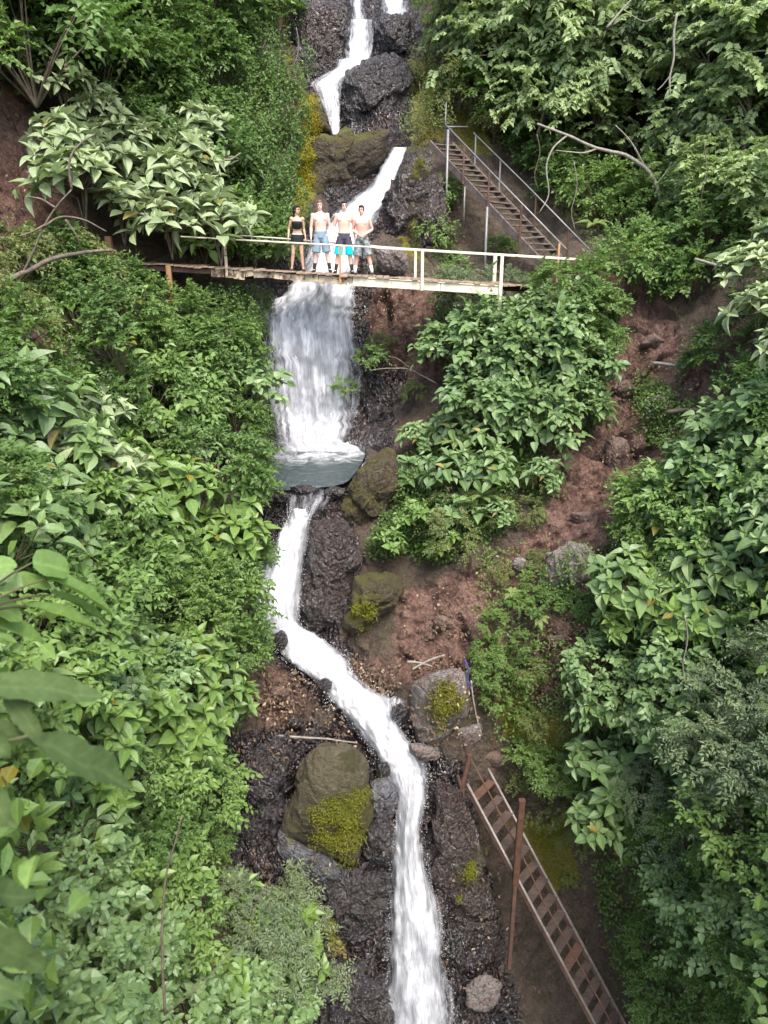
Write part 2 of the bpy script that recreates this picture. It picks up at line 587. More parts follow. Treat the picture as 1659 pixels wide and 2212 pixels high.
# ------------------------------------------------------------------ terrain: how far the gorge stands off, sculpted
CTRL = [
    # along the stream
    (850, -20, 34), (850, 20, 33), (780, 42, 31.5), (780, 130, 30.8), (730, 150, 30.2), (725, 290, 29), (860, 318, 27.5),
    (780, 450, 25.2), (700, 560, 24), (690, 605, 23.4), (680, 780, 23.0), (680, 945, 22.7), (680, 975, 21.8), (670, 1045, 18.5),
    (640, 1100, 18.0), (610, 1230, 17.4), (620, 1370, 16.8), (690, 1480, 15.7), (790, 1540, 15.2), (870, 1660, 14.8),
    (880, 1780, 14.3), (890, 2000, 13.8), (900, 2212, 13.5),
    # left
    (0, 0, 24), (250, 0, 27), (470, 60, 30), (600, 30, 32), (600, 250, 28.5), (550, 450, 25.5), (300, 300, 25.5), (100, 300, 22.5),
    (0, 300, 21), (0, 560, 18.5), (200, 560, 21.8), (400, 560, 22.9), (560, 600, 23.5), (365, 650, 21.4), (200, 700, 19), (0, 700, 16.5),
    (500, 750, 21.5), (450, 950, 19.5), (200, 950, 16.5), (0, 950, 13.5), (540, 1050, 18.5), (300, 1150, 15.5), (0, 1150, 11.5),
    (540, 1250, 17), (350, 1300, 14.5), (0, 1300, 9.5), (560, 1420, 16), (400, 1550, 13.2), (0, 1550, 8), (480, 1650, 14),
    (500, 1800, 13.7), (600, 1700, 14.8), (600, 2000, 13.2), (400, 1900, 11.5), (200, 1900, 9), (0, 1900, 6.5), (0, 2212, 5.5),
    (300, 2212, 8), (600, 2212, 11.5), (700, 2212, 13), (750, 1900, 14.2),
    (-600, 300, 14), (-600, 1000, 6), (-600, 1700, 3.5), (-600, 2600, 3),
    # right
    (1000, 0, 31), (1300, 0, 29), (1600, 0, 26), (950, 300, 27.8), (1100, 300, 28), (1350, 350, 29), (1650, 350, 23), (900, 450, 25.8),
    (1000, 560, 25), (1150, 540, 25), (1270, 580, 21.9), (1450, 600, 21.5), (1650, 650, 18.5), (850, 650, 23.2), (1000, 680, 22.5), (1200, 650, 21.4),
    (850, 900, 22), (1000, 850, 21), (1200, 800, 20.3), (1400, 800, 19.8), (1650, 850, 17), (820, 1000, 20), (900, 1050, 18.8),
    (1050, 1050, 18.3), (1250, 1000, 18.8), (1350, 1000, 18.5), (1650, 1050, 15.5), (740, 1150, 17.8), (850, 1200, 17.3),
    (1000, 1200, 17.0), (1200, 1200, 16.8), (1400, 1200, 15.8), (1650, 1300, 13.5), (720, 1350, 16.8), (850, 1380, 16.2),
    (1000, 1400, 15.6), (1200, 1400, 15.4), (1400, 1450, 14.3), (1650, 1550, 12), (900, 1550, 15), (1050, 1600, 15.3), (1200, 1650, 15.2),
    (1400, 1700, 13.4), (1650, 1800, 10.8), (980, 1750, 14.8), (1080, 1740, 15.3), (1000, 2000, 14.0), (1150, 1900, 15.0), (1200, 2100, 14.6),
    (1300, 2000, 14.3), (1300, 2212, 14.0), (1000, 2212, 13.4), (1450, 2000, 12.4), (1650, 2100, 9.8), (1650, 2212, 9.3),
    (2300, 300, 17), (2300, 1000, 10), (2300, 1700, 7), (2300, 2600, 6),
    (850, 2700, 12.5), (300, 2800, 7), (1400, 2800, 11), (850, -600, 42), (0, -600, 32), (1650, -600, 34), (-800, -600, 25), (2500, -600, 25),
]
_c = np.array(CTRL, float)
_K = np.sqrt(((_c[:, None, :2] - _c[None, :, :2]) ** 2).sum(-1) + 30 ** 2)
_n = len(_c)
_A = np.zeros((_n + 3, _n + 3))
_A[:_n, :_n] = _K
_A[:_n, _n] = 1
_A[_n, :_n] = 1
_A[:_n, _n + 1:] = _c[:, :2] / 1000
_A[_n + 1:, :_n] = _c[:, :2].T / 1000
_W = np.linalg.solve(_A, np.concatenate([_c[:, 2], [0, 0, 0]]))


def Y(U, V):
    U = np.asarray(U, float)
    V = np.asarray(V, float)
    sh = U.shape
    u, v = U.ravel(), V.ravel()
    o = np.zeros(len(u))
    for i in range(0, len(u), 20000):
        a = np.sqrt((u[i:i + 20000, None] - _c[None, :, 0]) ** 2 + (v[i:i + 20000, None] - _c[None, :, 1]) ** 2 + 900)
        o[i:i + 20000] = a @ _W[:_n] + _W[_n] + u[i:i + 20000] / 1000 * _W[_n + 1] + v[i:i + 20000] / 1000 * _W[_n + 2]
    return np.maximum(o, 2.5).reshape(sh)


def ground(U, V, lift=0.0):
    y = float(Y(U, V)) - lift
    return vat(U, V, y)


# falls: rows of (U_left, V_left, U_right, V_right)
FALLS = {
    'top': [(818, -30, 890, -30), (820, 5, 888, 5), (822, 40, 884, 40)],
    'topleft': [(750, -30, 786, -30), (752, 10, 790, 12), (752, 46, 800, 46)],
    'second': [(752, 42, 808, 42), (745, 80, 810, 80), (738, 118, 808, 118), (742, 142, 800, 132), (752, 152, 786, 142)],
    'third': [(722, 128, 800, 124), (712, 150, 780, 146), (664, 178, 756, 174), (680, 200, 742, 205), (692, 225, 738, 226), (705, 258, 738, 258), (714, 290, 737, 291)],
    'slant': [(846, 318, 880, 318), (822, 358, 866, 368), (792, 402, 842, 428), (735, 440, 818, 470), (690, 490, 800, 510), (655, 545, 780, 560), (634, 606, 768, 606)],
    'main': [(634, 598, 768, 600), (618, 630, 766, 630), (574, 660, 766, 668), (560, 700, 768, 710), (560, 770, 778, 780), (568, 850, 780, 840), (580, 905, 772, 905), (592, 950, 758, 952), (606, 966, 760, 968), (610, 978, 758, 980)],
    'cascade': [(628, 1098, 662, 1100), (616, 1125, 670, 1122), (594, 1170, 666, 1165), (564, 1230, 658, 1230), (546, 1280, 652, 1290), (566, 1338, 650, 1345),
                (592, 1390, 700, 1378), (622, 1428, 748, 1418), (672, 1465, 762, 1450), (702, 1495, 800, 1480), (718, 1522, 850, 1515), (758, 1562, 860, 1560),
                (796, 1612, 892, 1610), (820, 1660, 925, 1662), (846, 1720, 922, 1728), (853, 1780, 911, 1782), (846, 1850, 918, 1850), (840, 1950, 945, 1950),
                (837, 2050, 966, 2050), (832, 2150, 978, 2150), (826, 2250, 990, 2250)],
}
WATER_LINES = []
for rows in FALLS.values():
    WATER_LINES += [[((a + c) / 2, (b + d) / 2, (c - a) / 2) for a, b, c, d in rows]]
POOL_POLY = [(538, 990), (565, 962), (600, 948), (770, 948), (792, 966), (786, 992), (766, 1022), (738, 1046), (660, 1056), (590, 1058), (552, 1036)]


def near_water(U, V):
    d = np.full(np.shape(U), 1e9)
    for L in WATER_LINES:
        hw = np.mean([p[2] for p in L])
        d = np.minimum(d, segdist(U, V, L) - hw)
    return d


# surface zones of the ground
RED = [
    [(1290, 590), (1420, 640), (1570, 880), (1500, 900), (1420, 900), (1370, 1020), (1330, 1120), (1250, 1200), (1060, 1240), (1000, 1260), (880, 1340), (870, 1450), (1000, 1480),
     (1060, 1400), (1040, 1290), (1170, 1120), (1200, 1040), (1215, 950), (1290, 960), (1310, 800), (1350, 720)],
    [(768, 600), (960, 620), (960, 800), (850, 830), (780, 760)],
    [(1360, 720), (1560, 860), (1540, 960), (1400, 1010), (1330, 1110), (1180, 1180), (1180, 960), (1290, 930)],
    [(860, 1290), (1040, 1230), (1200, 1150), (1330, 1120), (1300, 1220), (1120, 1270), (1040, 1480), (860, 1460)],
    [(-60, 180), (40, 200), (120, 420), (240, 540), (230, 640), (160, 760), (150, 880), (60, 860), (40, 640), (-60, 600)],
    [(1160, 1330), (1260, 1330), (1260, 1500), (1160, 1520)],
    [(540, 1430), (620, 1440), (680, 1500), (620, 1560), (540, 1560)],
    [(760, 1420), (850, 1440), (840, 1500), (780, 1490)],
]
WET = [
    [(600, -40), (900, -40), (905, 330), (840, 350), (800, 420), (700, 450), (690, 300), (640, 150)],
    [(530, 600), (650, 600), (580, 760), (590, 960), (520, 900)],
    [(760, 640), (820, 760), (880, 800), (840, 980), (770, 960)],
    [(560, 1050), (760, 1050), (780, 1330), (700, 1400), (590, 1440), (530, 1300)],
    [(480, 1600), (640, 1560), (780, 1560), (900, 1560), (1000, 1660), (1030, 1800), (1080, 2000), (1150, 2300), (620, 2300), (600, 1960), (500, 1850)],
]
MOSS = [
    [(650, 190), (695, 200), (700, 300), (680, 430), (650, 480), (630, 460), (640, 300)],
    [(880, 300), (930, 310), (920, 560), (870, 560), (860, 420)],
    [(1130, 1560), (1250, 1530), (1270, 1680), (1150, 1690)], [(1060, 1490), (1140, 1490), (1140, 1600), (1090, 1590)],
    [(980, 1830), (1050, 1830), (1050, 1940), (990, 1960)], [(450, 1700), (500, 1720), (490, 1880), (430, 1880)],
    [(700, 1960), (740, 1980), (750, 2110), (700, 2100)],
    [(1100, 1780), (1230, 1750), (1250, 1900), (1190, 1930)],
    [(885, 140), (960, 140), (960, 300), (890, 300)], [(980, 240), (1060, 240), (1060, 330), (1000, 330)],
]

u_ax = np.concatenate([np.linspace(-900, -100, 40)[:-1], np.linspace(-100, 1760, 560), np.linspace(1760, 2560, 40)[1:]])
v_ax = np.concatenate([np.linspace(-700, -80, 40)[:-1], np.linspace(-80, 2300, 720), np.linspace(2300, 2900, 30)[1:]])
UU, VV = np.meshgrid(u_ax, v_ax)
YB = Y(UU, VV)
uf, vf, yf = UU.ravel(), VV.ravel(), YB.ravel()
base = at(uf, vf, yf)
nw = near_water(uf, vf)
wmask = np.clip(nw / 35, 0, 1)
pool_d = segdist(uf, vf, POOL_POLY, True)
pool_in = inpoly(uf, vf, POOL_POLY)
pmask = np.where(pool_in, 0, np.clip(pool_d / 40, 0, 1))
a_red = np.max([softpoly(uf, vf, p, 30) for p in RED], axis=0)
a_wet = np.max([softpoly(uf, vf, p, 30) for p in WET], axis=0)
a_wet = np.maximum(a_wet, np.clip(1 - nw / 40, 0, 1))
a_moss = np.max([softpoly(uf, vf, p, 18) for p in MOSS], axis=0)
PB = base * np.array([1, 1, 1.0])
n1 = fbm(PB * 0.55, 5, 0.55)
n2 = fbm(PB * 2.6 + 40, 4, 0.6)
d1, d2, cr, cp_ = cell(PB * np.array([1.15, 1.0, 0.8]) + 0.35 * np.stack([pnoise(PB * 1.3 + k * 9) for k in range(3)], -1))
e1, e2, er, ep_ = cell(PB * 4.2 + 0.3 * np.stack([pnoise(PB * 3 + k * 5) for k in range(3)], -1))
rocky = np.clip(a_wet * 1.0 + 0.25 + 0.4 * a_red, 0, 1)
rid = 1 - np.abs(fbm(PB * np.array([1.6, 1.0, 0.7]) + 90, 4, 0.55)) * 2.2
disp = 0.42 * n1 * (1 - 0.5 * a_wet) + 0.13 * n2 * (1 - 0.75 * a_wet)
disp += rocky * ((cr - 0.5) * 0.34 + 0.5 * cp_ + 0.1 * np.clip((d2 - d1) * 5, 0, 1) - 0.05)
disp += rocky * ((er - 0.5) * 0.05 + 0.11 * ep_ + 0.015 * np.clip((e2 - e1) * 5, 0, 1))
disp -= a_red * 0.16 * np.clip(rid - 0.55, 0, 1) * 2
disp = disp * np.minimum(0.15 + 0.85 * wmask, 0.1 + 0.9 * pmask) - 0.22 * (1 - wmask) * (1 - 0.0)
disp = np.where(pool_in, -0.25, disp)
far = np.clip((np.maximum(np.abs(uf - 830) - 900, 0) + np.maximum(np.abs(vf - 1106) - 1180, 0)) / 300, 0, 1)
disp *= 1 - far * 0.6
DIRN = np.array([0, -0.86, 0.5])
tv = base + disp[:, None] * DIRN
tv[:, 2] -= np.where(pool_in, 0.35, 0)
nu, nv = len(u_ax), len(v_ax)
idx = np.arange(nu * nv).reshape(nv, nu)
tq = np.stack([idx[:-1, :-1], idx[1:, :-1], idx[1:, 1:], idx[:-1, 1:]], -1).reshape(-1, 4)
hill_me = mesh_np('hillside', tv, tq, None, True, None, {'red': a_red, 'wet': a_wet, 'moss': a_moss})

m, nt_, out = newmat('gorge_ground')
n = N(nt_)
c = n.pos()
wv = n.noise(c, 1.5, 3, out=1)
cw = n.mix(0.18, c, wv)
big = n.noise(c, 0.9, 5, 0.62)
mid_ = n.noise(c, 4.0, 6, 0.68)
fine = n.noise(c, 16, 8, 0.72)
crk = n.voro(cw, 3.3, 'DISTANCE_TO_EDGE')
crk2 = n.voro(cw, 11, 'DISTANCE_TO_EDGE')
peb = n.voro(c, 22, 'F1', 'Color')
brown = n.mix(n.maprange(mid_, 0.3, 0.7), (0.045, 0.03, 0.021), (0.125, 0.088, 0.062))
brown = n.mix(n.maprange(fine, 0.45, 0.7, 0, 0.6), brown, (0.18, 0.14, 0.11))
brown = n.mix(n.maprange(big, 0.5, 0.68, 0, 0.6), brown, (0.07, 0.075, 0.028))
red = n.mix(n.maprange(mid_, 0.3, 0.7), (0.115, 0.056, 0.04), (0.26, 0.152, 0.115))
red = n.mix(n.maprange(fine, 0.5, 0.68, 0, 0.75), red, (0.36, 0.255, 0.21))
red = n.mix(n.math('MULTIPLY', n.maprange(n.noise(c, 1.9, 7, 0.7, 0.8), 0.5, 0.6), 0.75), red, (0.07, 0.036, 0.028))
wet = n.mix(n.maprange(mid_, 0.3, 0.72), (0.008, 0.006, 0.007), (0.055, 0.038, 0.038))
wet = n.mix(n.maprange(fine, 0.52, 0.72, 0, 0.55), wet, (0.15, 0.118, 0.115))
wet = n.mix(n.maprange(big, 0.48, 0.64, 0, 0.8), wet, (0.06, 0.032, 0.022))
wet = n.mix(n.maprange(crk2, 0.0, 0.04, 0.4, 0.0), wet, (0.01, 0.009, 0.01))
sp_ = n.node('ShaderNodeSeparateColor')
n.link(peb, sp_.inputs[0])
wet = n.mix(n.maprange(sp_.outputs[0], 0.93, 0.97, 0, 0.4), wet, (0.24, 0.2, 0.19))
jit = n.math('MULTIPLY', n.math('SUBTRACT', n.noise(c, 2.4, 5, 0.65), 0.5), 1.3)
fr = n.maprange(n.math('ADD', n.attr('red'), n.math('MULTIPLY', jit, 0.8)), 0.25, 0.55)
fw = n.maprange(n.math('ADD', n.attr('wet'), jit), 0.3, 0.6)
fm = n.maprange(n.math('ADD', n.attr('moss'), n.math('MULTIPLY', jit, 1.3)), 0.42, 0.6)
col = n.mix(fr, brown, red)
col = n.mix(fw, col, wet)
col = n.mix(n.math('MULTIPLY', n.maprange(crk, 0.0, 0.03, 0.7, 0.0), n.math('MULTIPLY', fw, n.maprange(big, 0.42, 0.56))), col, (0.014, 0.01, 0.009))
mossc = n.mix(n.maprange(fine, 0.3, 0.7), (0.055, 0.06, 0.008), (0.24, 0.225, 0.03))
mossc = n.mix(n.maprange(big, 0.45, 0.7, 0, 0.55), mossc, (0.23, 0.13, 0.03))
col = n.mix(fm, col, mossc)
rgh = n.mix(fw, (0.85, 0.85, 0.85), n.mix(n.maprange(n.noise(c, 5, 4), 0.4, 0.62), (0.1, 0.1, 0.1), (0.42, 0.42, 0.42)))
rgh = n.mix(fm, rgh, (0.9, 0.9, 0.9))
h = n.math('ADD', n.math('MULTIPLY', fine, n.maprange(fw, 0, 1, 0.75, 0.1)), n.math('MULTIPLY', n.math('MULTIPLY', n.math('MINIMUM', crk, 0.1), fw), 3.0))
h = n.math('ADD', h, n.math('MULTIPLY', n.math('MULTIPLY', n.math('MINIMUM', crk2, 0.1), fw), 1.6))
h = n.math('ADD', h, n.math('MULTIPLY', mid_, n.maprange(fw, 0, 1, 1.0, 0.5)))
rdg = n.math('ABSOLUTE', n.math('SUBTRACT', n.noise(n.mapping(cw, (1, 1, 0.45)), 5.0, 2.5, 0.5, 0.6), 0.5))
h = n.math('ADD', h, n.math('MULTIPLY', n.math('MULTIPLY', n.math('MINIMUM', rdg, 0.2), 6.0), fw))
col = n.mix(n.math('MULTIPLY', n.maprange(rdg, 0.0, 0.075, 0.9, 0.0), n.math('MULTIPLY', fw, n.math('SUBTRACT', 1.0, fm))), col, (0.006, 0.005, 0.006))
nb = n.bump(h, 1.0, 0.17)
n.link(n.principled(col, rgh, n.maprange(fw, 0, 1, 0.4, 0.9), nb, 0.0, n.math('MULTIPLY', n.math('MULTIPLY', fw, n.math('SUBTRACT', 1.0, fm)), 0.4), nb), out.inputs[0])
hill = obj('hillside', hill_me, m)
tag(hill, 'steep gorge slope of red soil and wet dark rock', kind='structure')

# unseen valley floor behind and below the camera, added to block light from below
gb = MB()
gx = np.linspace(-60, 60, 25)
gy = np.linspace(-60, 16, 17)
GX, GY = np.meshgrid(gx, gy)
gz = -24.0 + 0.6 * fbm(np.stack([GX.ravel() * 0.2, GY.ravel() * 0.2, 0 * GX.ravel()], -1), 3)
gi = np.arange(25 * 17).reshape(17, 25)
gb.add(np.stack([GX.ravel(), GY.ravel(), gz], -1), np.stack([gi[:-1, :-1], gi[:-1, 1:], gi[1:, 1:], gi[1:, :-1]], -1).reshape(-1, 4))
M['floor'] = plain_mat('added_valley_floor', (0.03, 0.05, 0.02), (0.06, 0.08, 0.03), 0.5, 0.9)
tag(gb.build('ground', M['floor'], None, True), 'unseen dark green valley floor added to block light below the gorge', kind='structure')

# ------------------------------------------------------------------ water
def water_mat(name, uscale, vscale):
    m, nt, out = newmat(name)
    n = N(nt)
    uvn = n.node('ShaderNodeUVMap', uv_map='UVMap').outputs[0]
    sep = n.node('ShaderNodeSeparateXYZ')
    n.link(uvn, sep.inputs[0])
    v1 = n.mapping(uvn, (uscale, vscale, 1))
    s1 = n.noise(v1, 2.2, 6, 0.62, 0.35)
    v2 = n.mapping(uvn, (uscale * 3.2, vscale * 1.3, 1), (3, 1, 0))
    s2 = n.noise(v2, 2.6, 5, 0.65, 0.5)
    v3 = n.mapping(uvn, (uscale * 0.6, vscale * 1.6, 1), (7, 5, 0))
    s3 = n.noise(v3, 1.8, 3, 0.5, 0.6)
    st = n.math('ADD', n.math('MULTIPLY', s1, 0.5), n.math('ADD', n.math('MULTIPLY', s2, 0.25), n.math('MULTIPLY', s3, 0.25)))
    thick = n.attr('thick')
    f = n.math('ADD', st, n.math('MULTIPLY', n.math('SUBTRACT', thick, 0.5), 0.62))
    alpha = n.maprange(f, 0.37, 0.66)
    tone = n.maprange(n.math('ADD', st, n.math('MULTIPLY', thick, 0.2)), 0.48, 0.76)
    col = n.mix(tone, (0.23, 0.24, 0.275), (0.72, 0.73, 0.76))
    d = n.node('ShaderNodeBsdfDiffuse')
    n.link(col, d.inputs[0])
    t = n.node('ShaderNodeBsdfTranslucent')
    n.link(col, t.inputs[0])
    g = n.node('ShaderNodeBsdfGlossy')
    g.inputs['Roughness'].default_value = 0.35
    bmp = n.bump(st, 0.7, 0.09)
    for x in (d, g):
        n.link(bmp, x.inputs['Normal'])
    a = n.node('ShaderNodeMixShader')
    a.inputs[0].default_value = 0.22
    n.link(d.outputs[0], a.inputs[1])
    n.link(t.outputs[0], a.inputs[2])
    b = n.node('ShaderNodeMixShader')
    b.inputs[0].default_value = 0.06
    n.link(a.outputs[0], b.inputs[1])
    n.link(g.outputs[0], b.inputs[2])
    tr = n.node('ShaderNodeBsdfTransparent')
    e = n.node('ShaderNodeMixShader')
    n.link(alpha, e.inputs[0])
    n.link(tr.outputs[0], e.inputs[1])
    n.link(b.outputs[0], e.inputs[2])
    n.link(e.outputs[0], out.inputs[0])
    return m


M['fall'] = water_mat('falling_white_water', 2.6, 0.34)


def spline(rows, k):
    """Catmull-Rom through the rows"""
    R = np.array(rows, float)
    P = np.concatenate([2 * R[:1] - R[1:2], R, 2 * R[-1:] - R[-2:-1]])
    o = []
    for i in range(1, len(P) - 2):
        for j in range(k):
            t = j / k
            o.append(0.5 * (2 * P[i] + (P[i + 1] - P[i - 1]) * t + (2 * P[i - 1] - 5 * P[i] + 4 * P[i + 1] - P[i + 2]) * t * t
                            + (3 * P[i] - P[i - 1] - 3 * P[i + 1] + P[i + 2]) * t ** 3))
    o.append(P[-2])
    return np.array(o)


def fall_mesh(rows, name, off=0.1, bulge=0.18, thick=0.9, edge=0.16, rough=0.1, seed=0, thickfn=None, k=12, nc=28, ends=0.0, widen=0.0):
    rows = [(a - widen * (c - a), b, c + widen * (c - a), d) for a, b, c, d in rows]
    R = spline(rows, k)
    nr = len(R)
    c = np.linspace(0, 1, nc)
    # ragged outline
    wob = 0.06 * fbm(np.stack([np.arange(nr) * 0.35, np.zeros(nr) + seed, np.zeros(nr)], -1), 3)
    wob2 = 0.06 * fbm(np.stack([np.arange(nr) * 0.35, np.zeros(nr) + seed + 50, np.zeros(nr)], -1), 3)
    cl = -0.04 + wob[:, None] + c[None] * (1.08 + (wob2 - wob)[:, None])
    U = R[:, 0:1] + (R[:, 2:3] - R[:, 0:1]) * cl
    V = R[:, 1:2] + (R[:, 3:4] - R[:, 1:2]) * cl
    y = Y(U, V)
    P0 = at(U.ravel(), V.ravel(), y.ravel())
    lump = fbm(P0 * np.array([3.5, 1, 1.1]) + seed, 4, 0.55).reshape(nr, nc)
    yy = y - off - bulge * np.sin(np.pi * c)[None] - rough * lump
    P = at(U, V, yy)
    ln = np.concatenate([[0], np.cumsum(np.linalg.norm(np.diff(P[:, nc // 2], axis=0), axis=1))])
    width = np.linalg.norm(P[:, -1] - P[:, 0], axis=1)
    wm = width.mean()
    uv = np.stack([(c[None] - 0.5) * (0.55 * wm + 0.45 * width)[:, None] + seed * 3.1, np.repeat(ln[:, None], nc, 1)], -1)
    ed = np.minimum(c, 1 - c)[None] / edge
    th = thick * np.clip(np.repeat(ed, nr, 0), 0, 1) ** 0.7
    th = th * np.ones((nr, nc))
    if thickfn is not None:
        th = th * thickfn(np.repeat(c[None], nr, 0), np.repeat(np.linspace(0, 1, nr)[:, None], nc, 1))
    if ends:
        tt_ = np.linspace(0, 1, nr)
        e = np.clip(np.minimum(tt_, 1 - tt_) / ends, 0, 1)
        th = th * e[:, None]
    i = np.arange(nr * nc).reshape(nr, nc)
    q = np.stack([i[:-1, :-1], i[1:, :-1], i[1:, 1:], i[:-1, 1:]], -1).reshape(-1, 4)
    return mesh_np(name, P.reshape(-1, 3), q, None, True, uv.reshape(-1, 2), {'thick': th.ravel()})


def join_np(name, meshes):
    import bmesh
    bm = bmesh.new()
    for x in meshes:
        bm.from_mesh(x)
    me = bpy.data.meshes.new(name)
    bm.to_mesh(me)
    bm.free()
    return me


def waterfall(label, meshes):
    me = meshes[0] if len(meshes) == 1 else join_np('waterfall', meshes)
    o = obj('waterfall', me, M['fall'])
    tag(o, label, kind='structure')
    return o


waterfall('white water tumbling at the very top of the gorge', [fall_mesh(FALLS['top'], 'w', 0.7, 0.1, 0.74, 0.38, seed=1)])
waterfall('thin trickle of white water left of the topmost fall', [fall_mesh(FALLS['topleft'], 'w', 0.6, 0.05, 0.55, 0.4, seed=2)])
waterfall('short white fall above the dark wet boulder', [fall_mesh(FALLS['second'], 'w', 0.75, 0.2, 0.74, 0.38, seed=3)])
waterfall('white fall fanning past the left of the dark wet boulder', [fall_mesh(FALLS['third'], 'w', 0.8, 0.15, 0.74, 0.38, seed=4)])
waterfall('slanting white chute running down behind the people on the bridge',
          [fall_mesh(FALLS['slant'], 'w', 0.25, 0.2, 0.84, 0.34, seed=5, thickfn=lambda c, t: np.where(t > 0.7, 1 - 0.35 * (1 - c) * (t - 0.7) / 0.3, 1))])


def th_bright_main(c, t):
    core = np.exp(-((c - 0.52 - 0.02 * t) / 0.3) ** 2)
    left = np.clip((0.32 - c) / 0.2, 0, 1)
    right = np.clip((c - 0.72) / 0.12, 0, 1)
    fade = np.clip((1 - t) / 0.05, 0, 1)
    return fade * np.clip(0.62 + 0.42 * core + 0.2 * np.clip(1 - t / 0.45, 0, 1) - 0.22 * left * np.clip(t * 3, 0, 1) - 0.2 * right * np.clip(t * 1.6, 0, 1), 0.2, 1)  # extra whiteness towards the top makes up for the bridge's shade


waterfall('wide white curtain of water falling from the bridge into the pool',
          [fall_mesh(FALLS['main'], 'w', 0.18, 0.3, 0.92, 0.1, 0.16, 6, th_bright_main, 12, 60),
           fall_mesh([(r[0] + 45, r[1], r[2] - 40, r[3]) for r in FALLS['main']], 'w2', 0.32, 0.34, 0.62, 0.3, 0.22, 16, lambda c, t: np.clip((1 - t) / 0.06, 0, 1), 12, 40)])


def th_casc(c, t):
    low = np.clip((t - 0.72) / 0.28, 0, 1)
    mid = np.clip(1 - np.abs(t - 0.64) / 0.06, 0, 1)
    a = 1 - 0.35 * low * np.clip(np.abs(c - 0.4) / 0.35, 0, 1.2) ** 2
    a = a - 0.3 * mid * np.clip((0.5 - c) / 0.3, 0, 1)
    r = np.clip(1 - np.abs(t - 0.47) / 0.07, 0, 1) * np.clip((c - 0.6) / 0.25, 0, 1)
    return np.clip(a - 0.3 * r, 0.2, 1)


waterfall('long white cascade winding below the pool to the foot of the gorge',
          [fall_mesh(FALLS['cascade'], 'w', 0.14, 0.2, 0.93, 0.27, 0.2, 7, th_casc, 12, 40),
           fall_mesh([(r[0] + 14, r[1], r[2] - 16, r[3]) for r in FALLS['cascade'][13:]], 'w2', 0.3, 0.24, 0.66, 0.35, 0.16, 17, None, 12, 24),
           fall_mesh(FALLS['cascade'], 'w3', 0.08, 0.1, 0.5, 0.3, 0.12, 27, None, 12, 30, 0, 0.14)])
waterfall('thin fan of water strands spilling over the dark lip below the pool',
          [fall_mesh([(566, 1036, 752, 1040), (576, 1056, 744, 1060), (590, 1080, 724, 1082), (606, 1106, 694, 1108), (620, 1134, 672, 1134), (622, 1160, 666, 1158)], 'w', 0.1, 0.05, 0.43, 0.3, 0.1, 20, lambda c, t: 0.75 + 0.45 * np.clip(t * 1.6 - 0.3, 0, 1), 10, 30, 0.12)])
waterfall('strands of spray pouring over a wet ledge beside the cascade',
          [fall_mesh([(792, 1484, 892, 1500), (796, 1512, 888, 1522), (800, 1545, 876, 1550), (806, 1590, 870, 1590)], 'w', 0.14, 0.08, 0.5, 0.3, 0.1, 40, None, 10, 26, 0.25)])

# pool
ZP = -5.72
# droplets thrown off the edges of the falls
_dr = np.random.RandomState(9)
_oc = np.array([(1, 0, 0), (-1, 0, 0), (0, 1, 0), (0, -1, 0), (0, 0, 1), (0, 0, -1)], float)
_of = np.array([(0, 2, 4), (2, 1, 4), (1, 3, 4), (3, 0, 4), (2, 0, 5), (1, 2, 5), (3, 1, 5), (0, 3, 5)])
dv, dt, dn = [], [], 0
for nm_, cnt in (('main', 1100), ('cascade', 2200), ('slant', 150), ('second', 80), ('third', 100)):
    R = spline(FALLS[nm_], 14)
    i_ = _dr.randint(0, len(R), cnt)
    sgn = np.where(_dr.rand(cnt) < 0.5, 0.0, 1.0)
    out_ = _dr.exponential(5.0, cnt) - 4
    U_ = R[i_, 0] * (1 - sgn) + R[i_, 2] * sgn + out_ * np.where(sgn > 0.5, 1, -1)
    V_ = R[i_, 1] * (1 - sgn) + R[i_, 3] * sgn + _dr.normal(0, 8, cnt)
    if nm_ == 'main':
        k_ = int(cnt * 0.3)
        U_[:k_] = _dr.uniform(585, 775, k_)
        V_[:k_] = 962 + np.abs(_dr.normal(0, 10, k_)) * np.where(_dr.rand(k_) < 0.6, -1, 1)
    C_ = at(U_, V_, Y(U_, V_) - 0.12 - 0.3 * _dr.rand(cnt))
    r_ = (0.003 + 0.0065 * _dr.rand(cnt) ** 2)[:, None, None]
    st_ = np.array([1, 1, 1.8])
    dv.append((C_[:, None] + _oc[None] * r_ * st_).reshape(-1, 3))
    dt.append((_of[None] + (np.arange(cnt) * 6)[:, None, None]).reshape(-1, 3) + dn)
    dn += cnt * 6
M['drop'] = plain_mat('white_droplet', (0.6, 0.61, 0.64), (0.75, 0.76, 0.78), 8, 0.5)
tag(obj('spray_droplets', mesh_np('spray_droplets', np.concatenate(dv), None, np.concatenate(dt)), M['drop']), 'white spray droplets flying off the edges of the falls', kind='stuff')

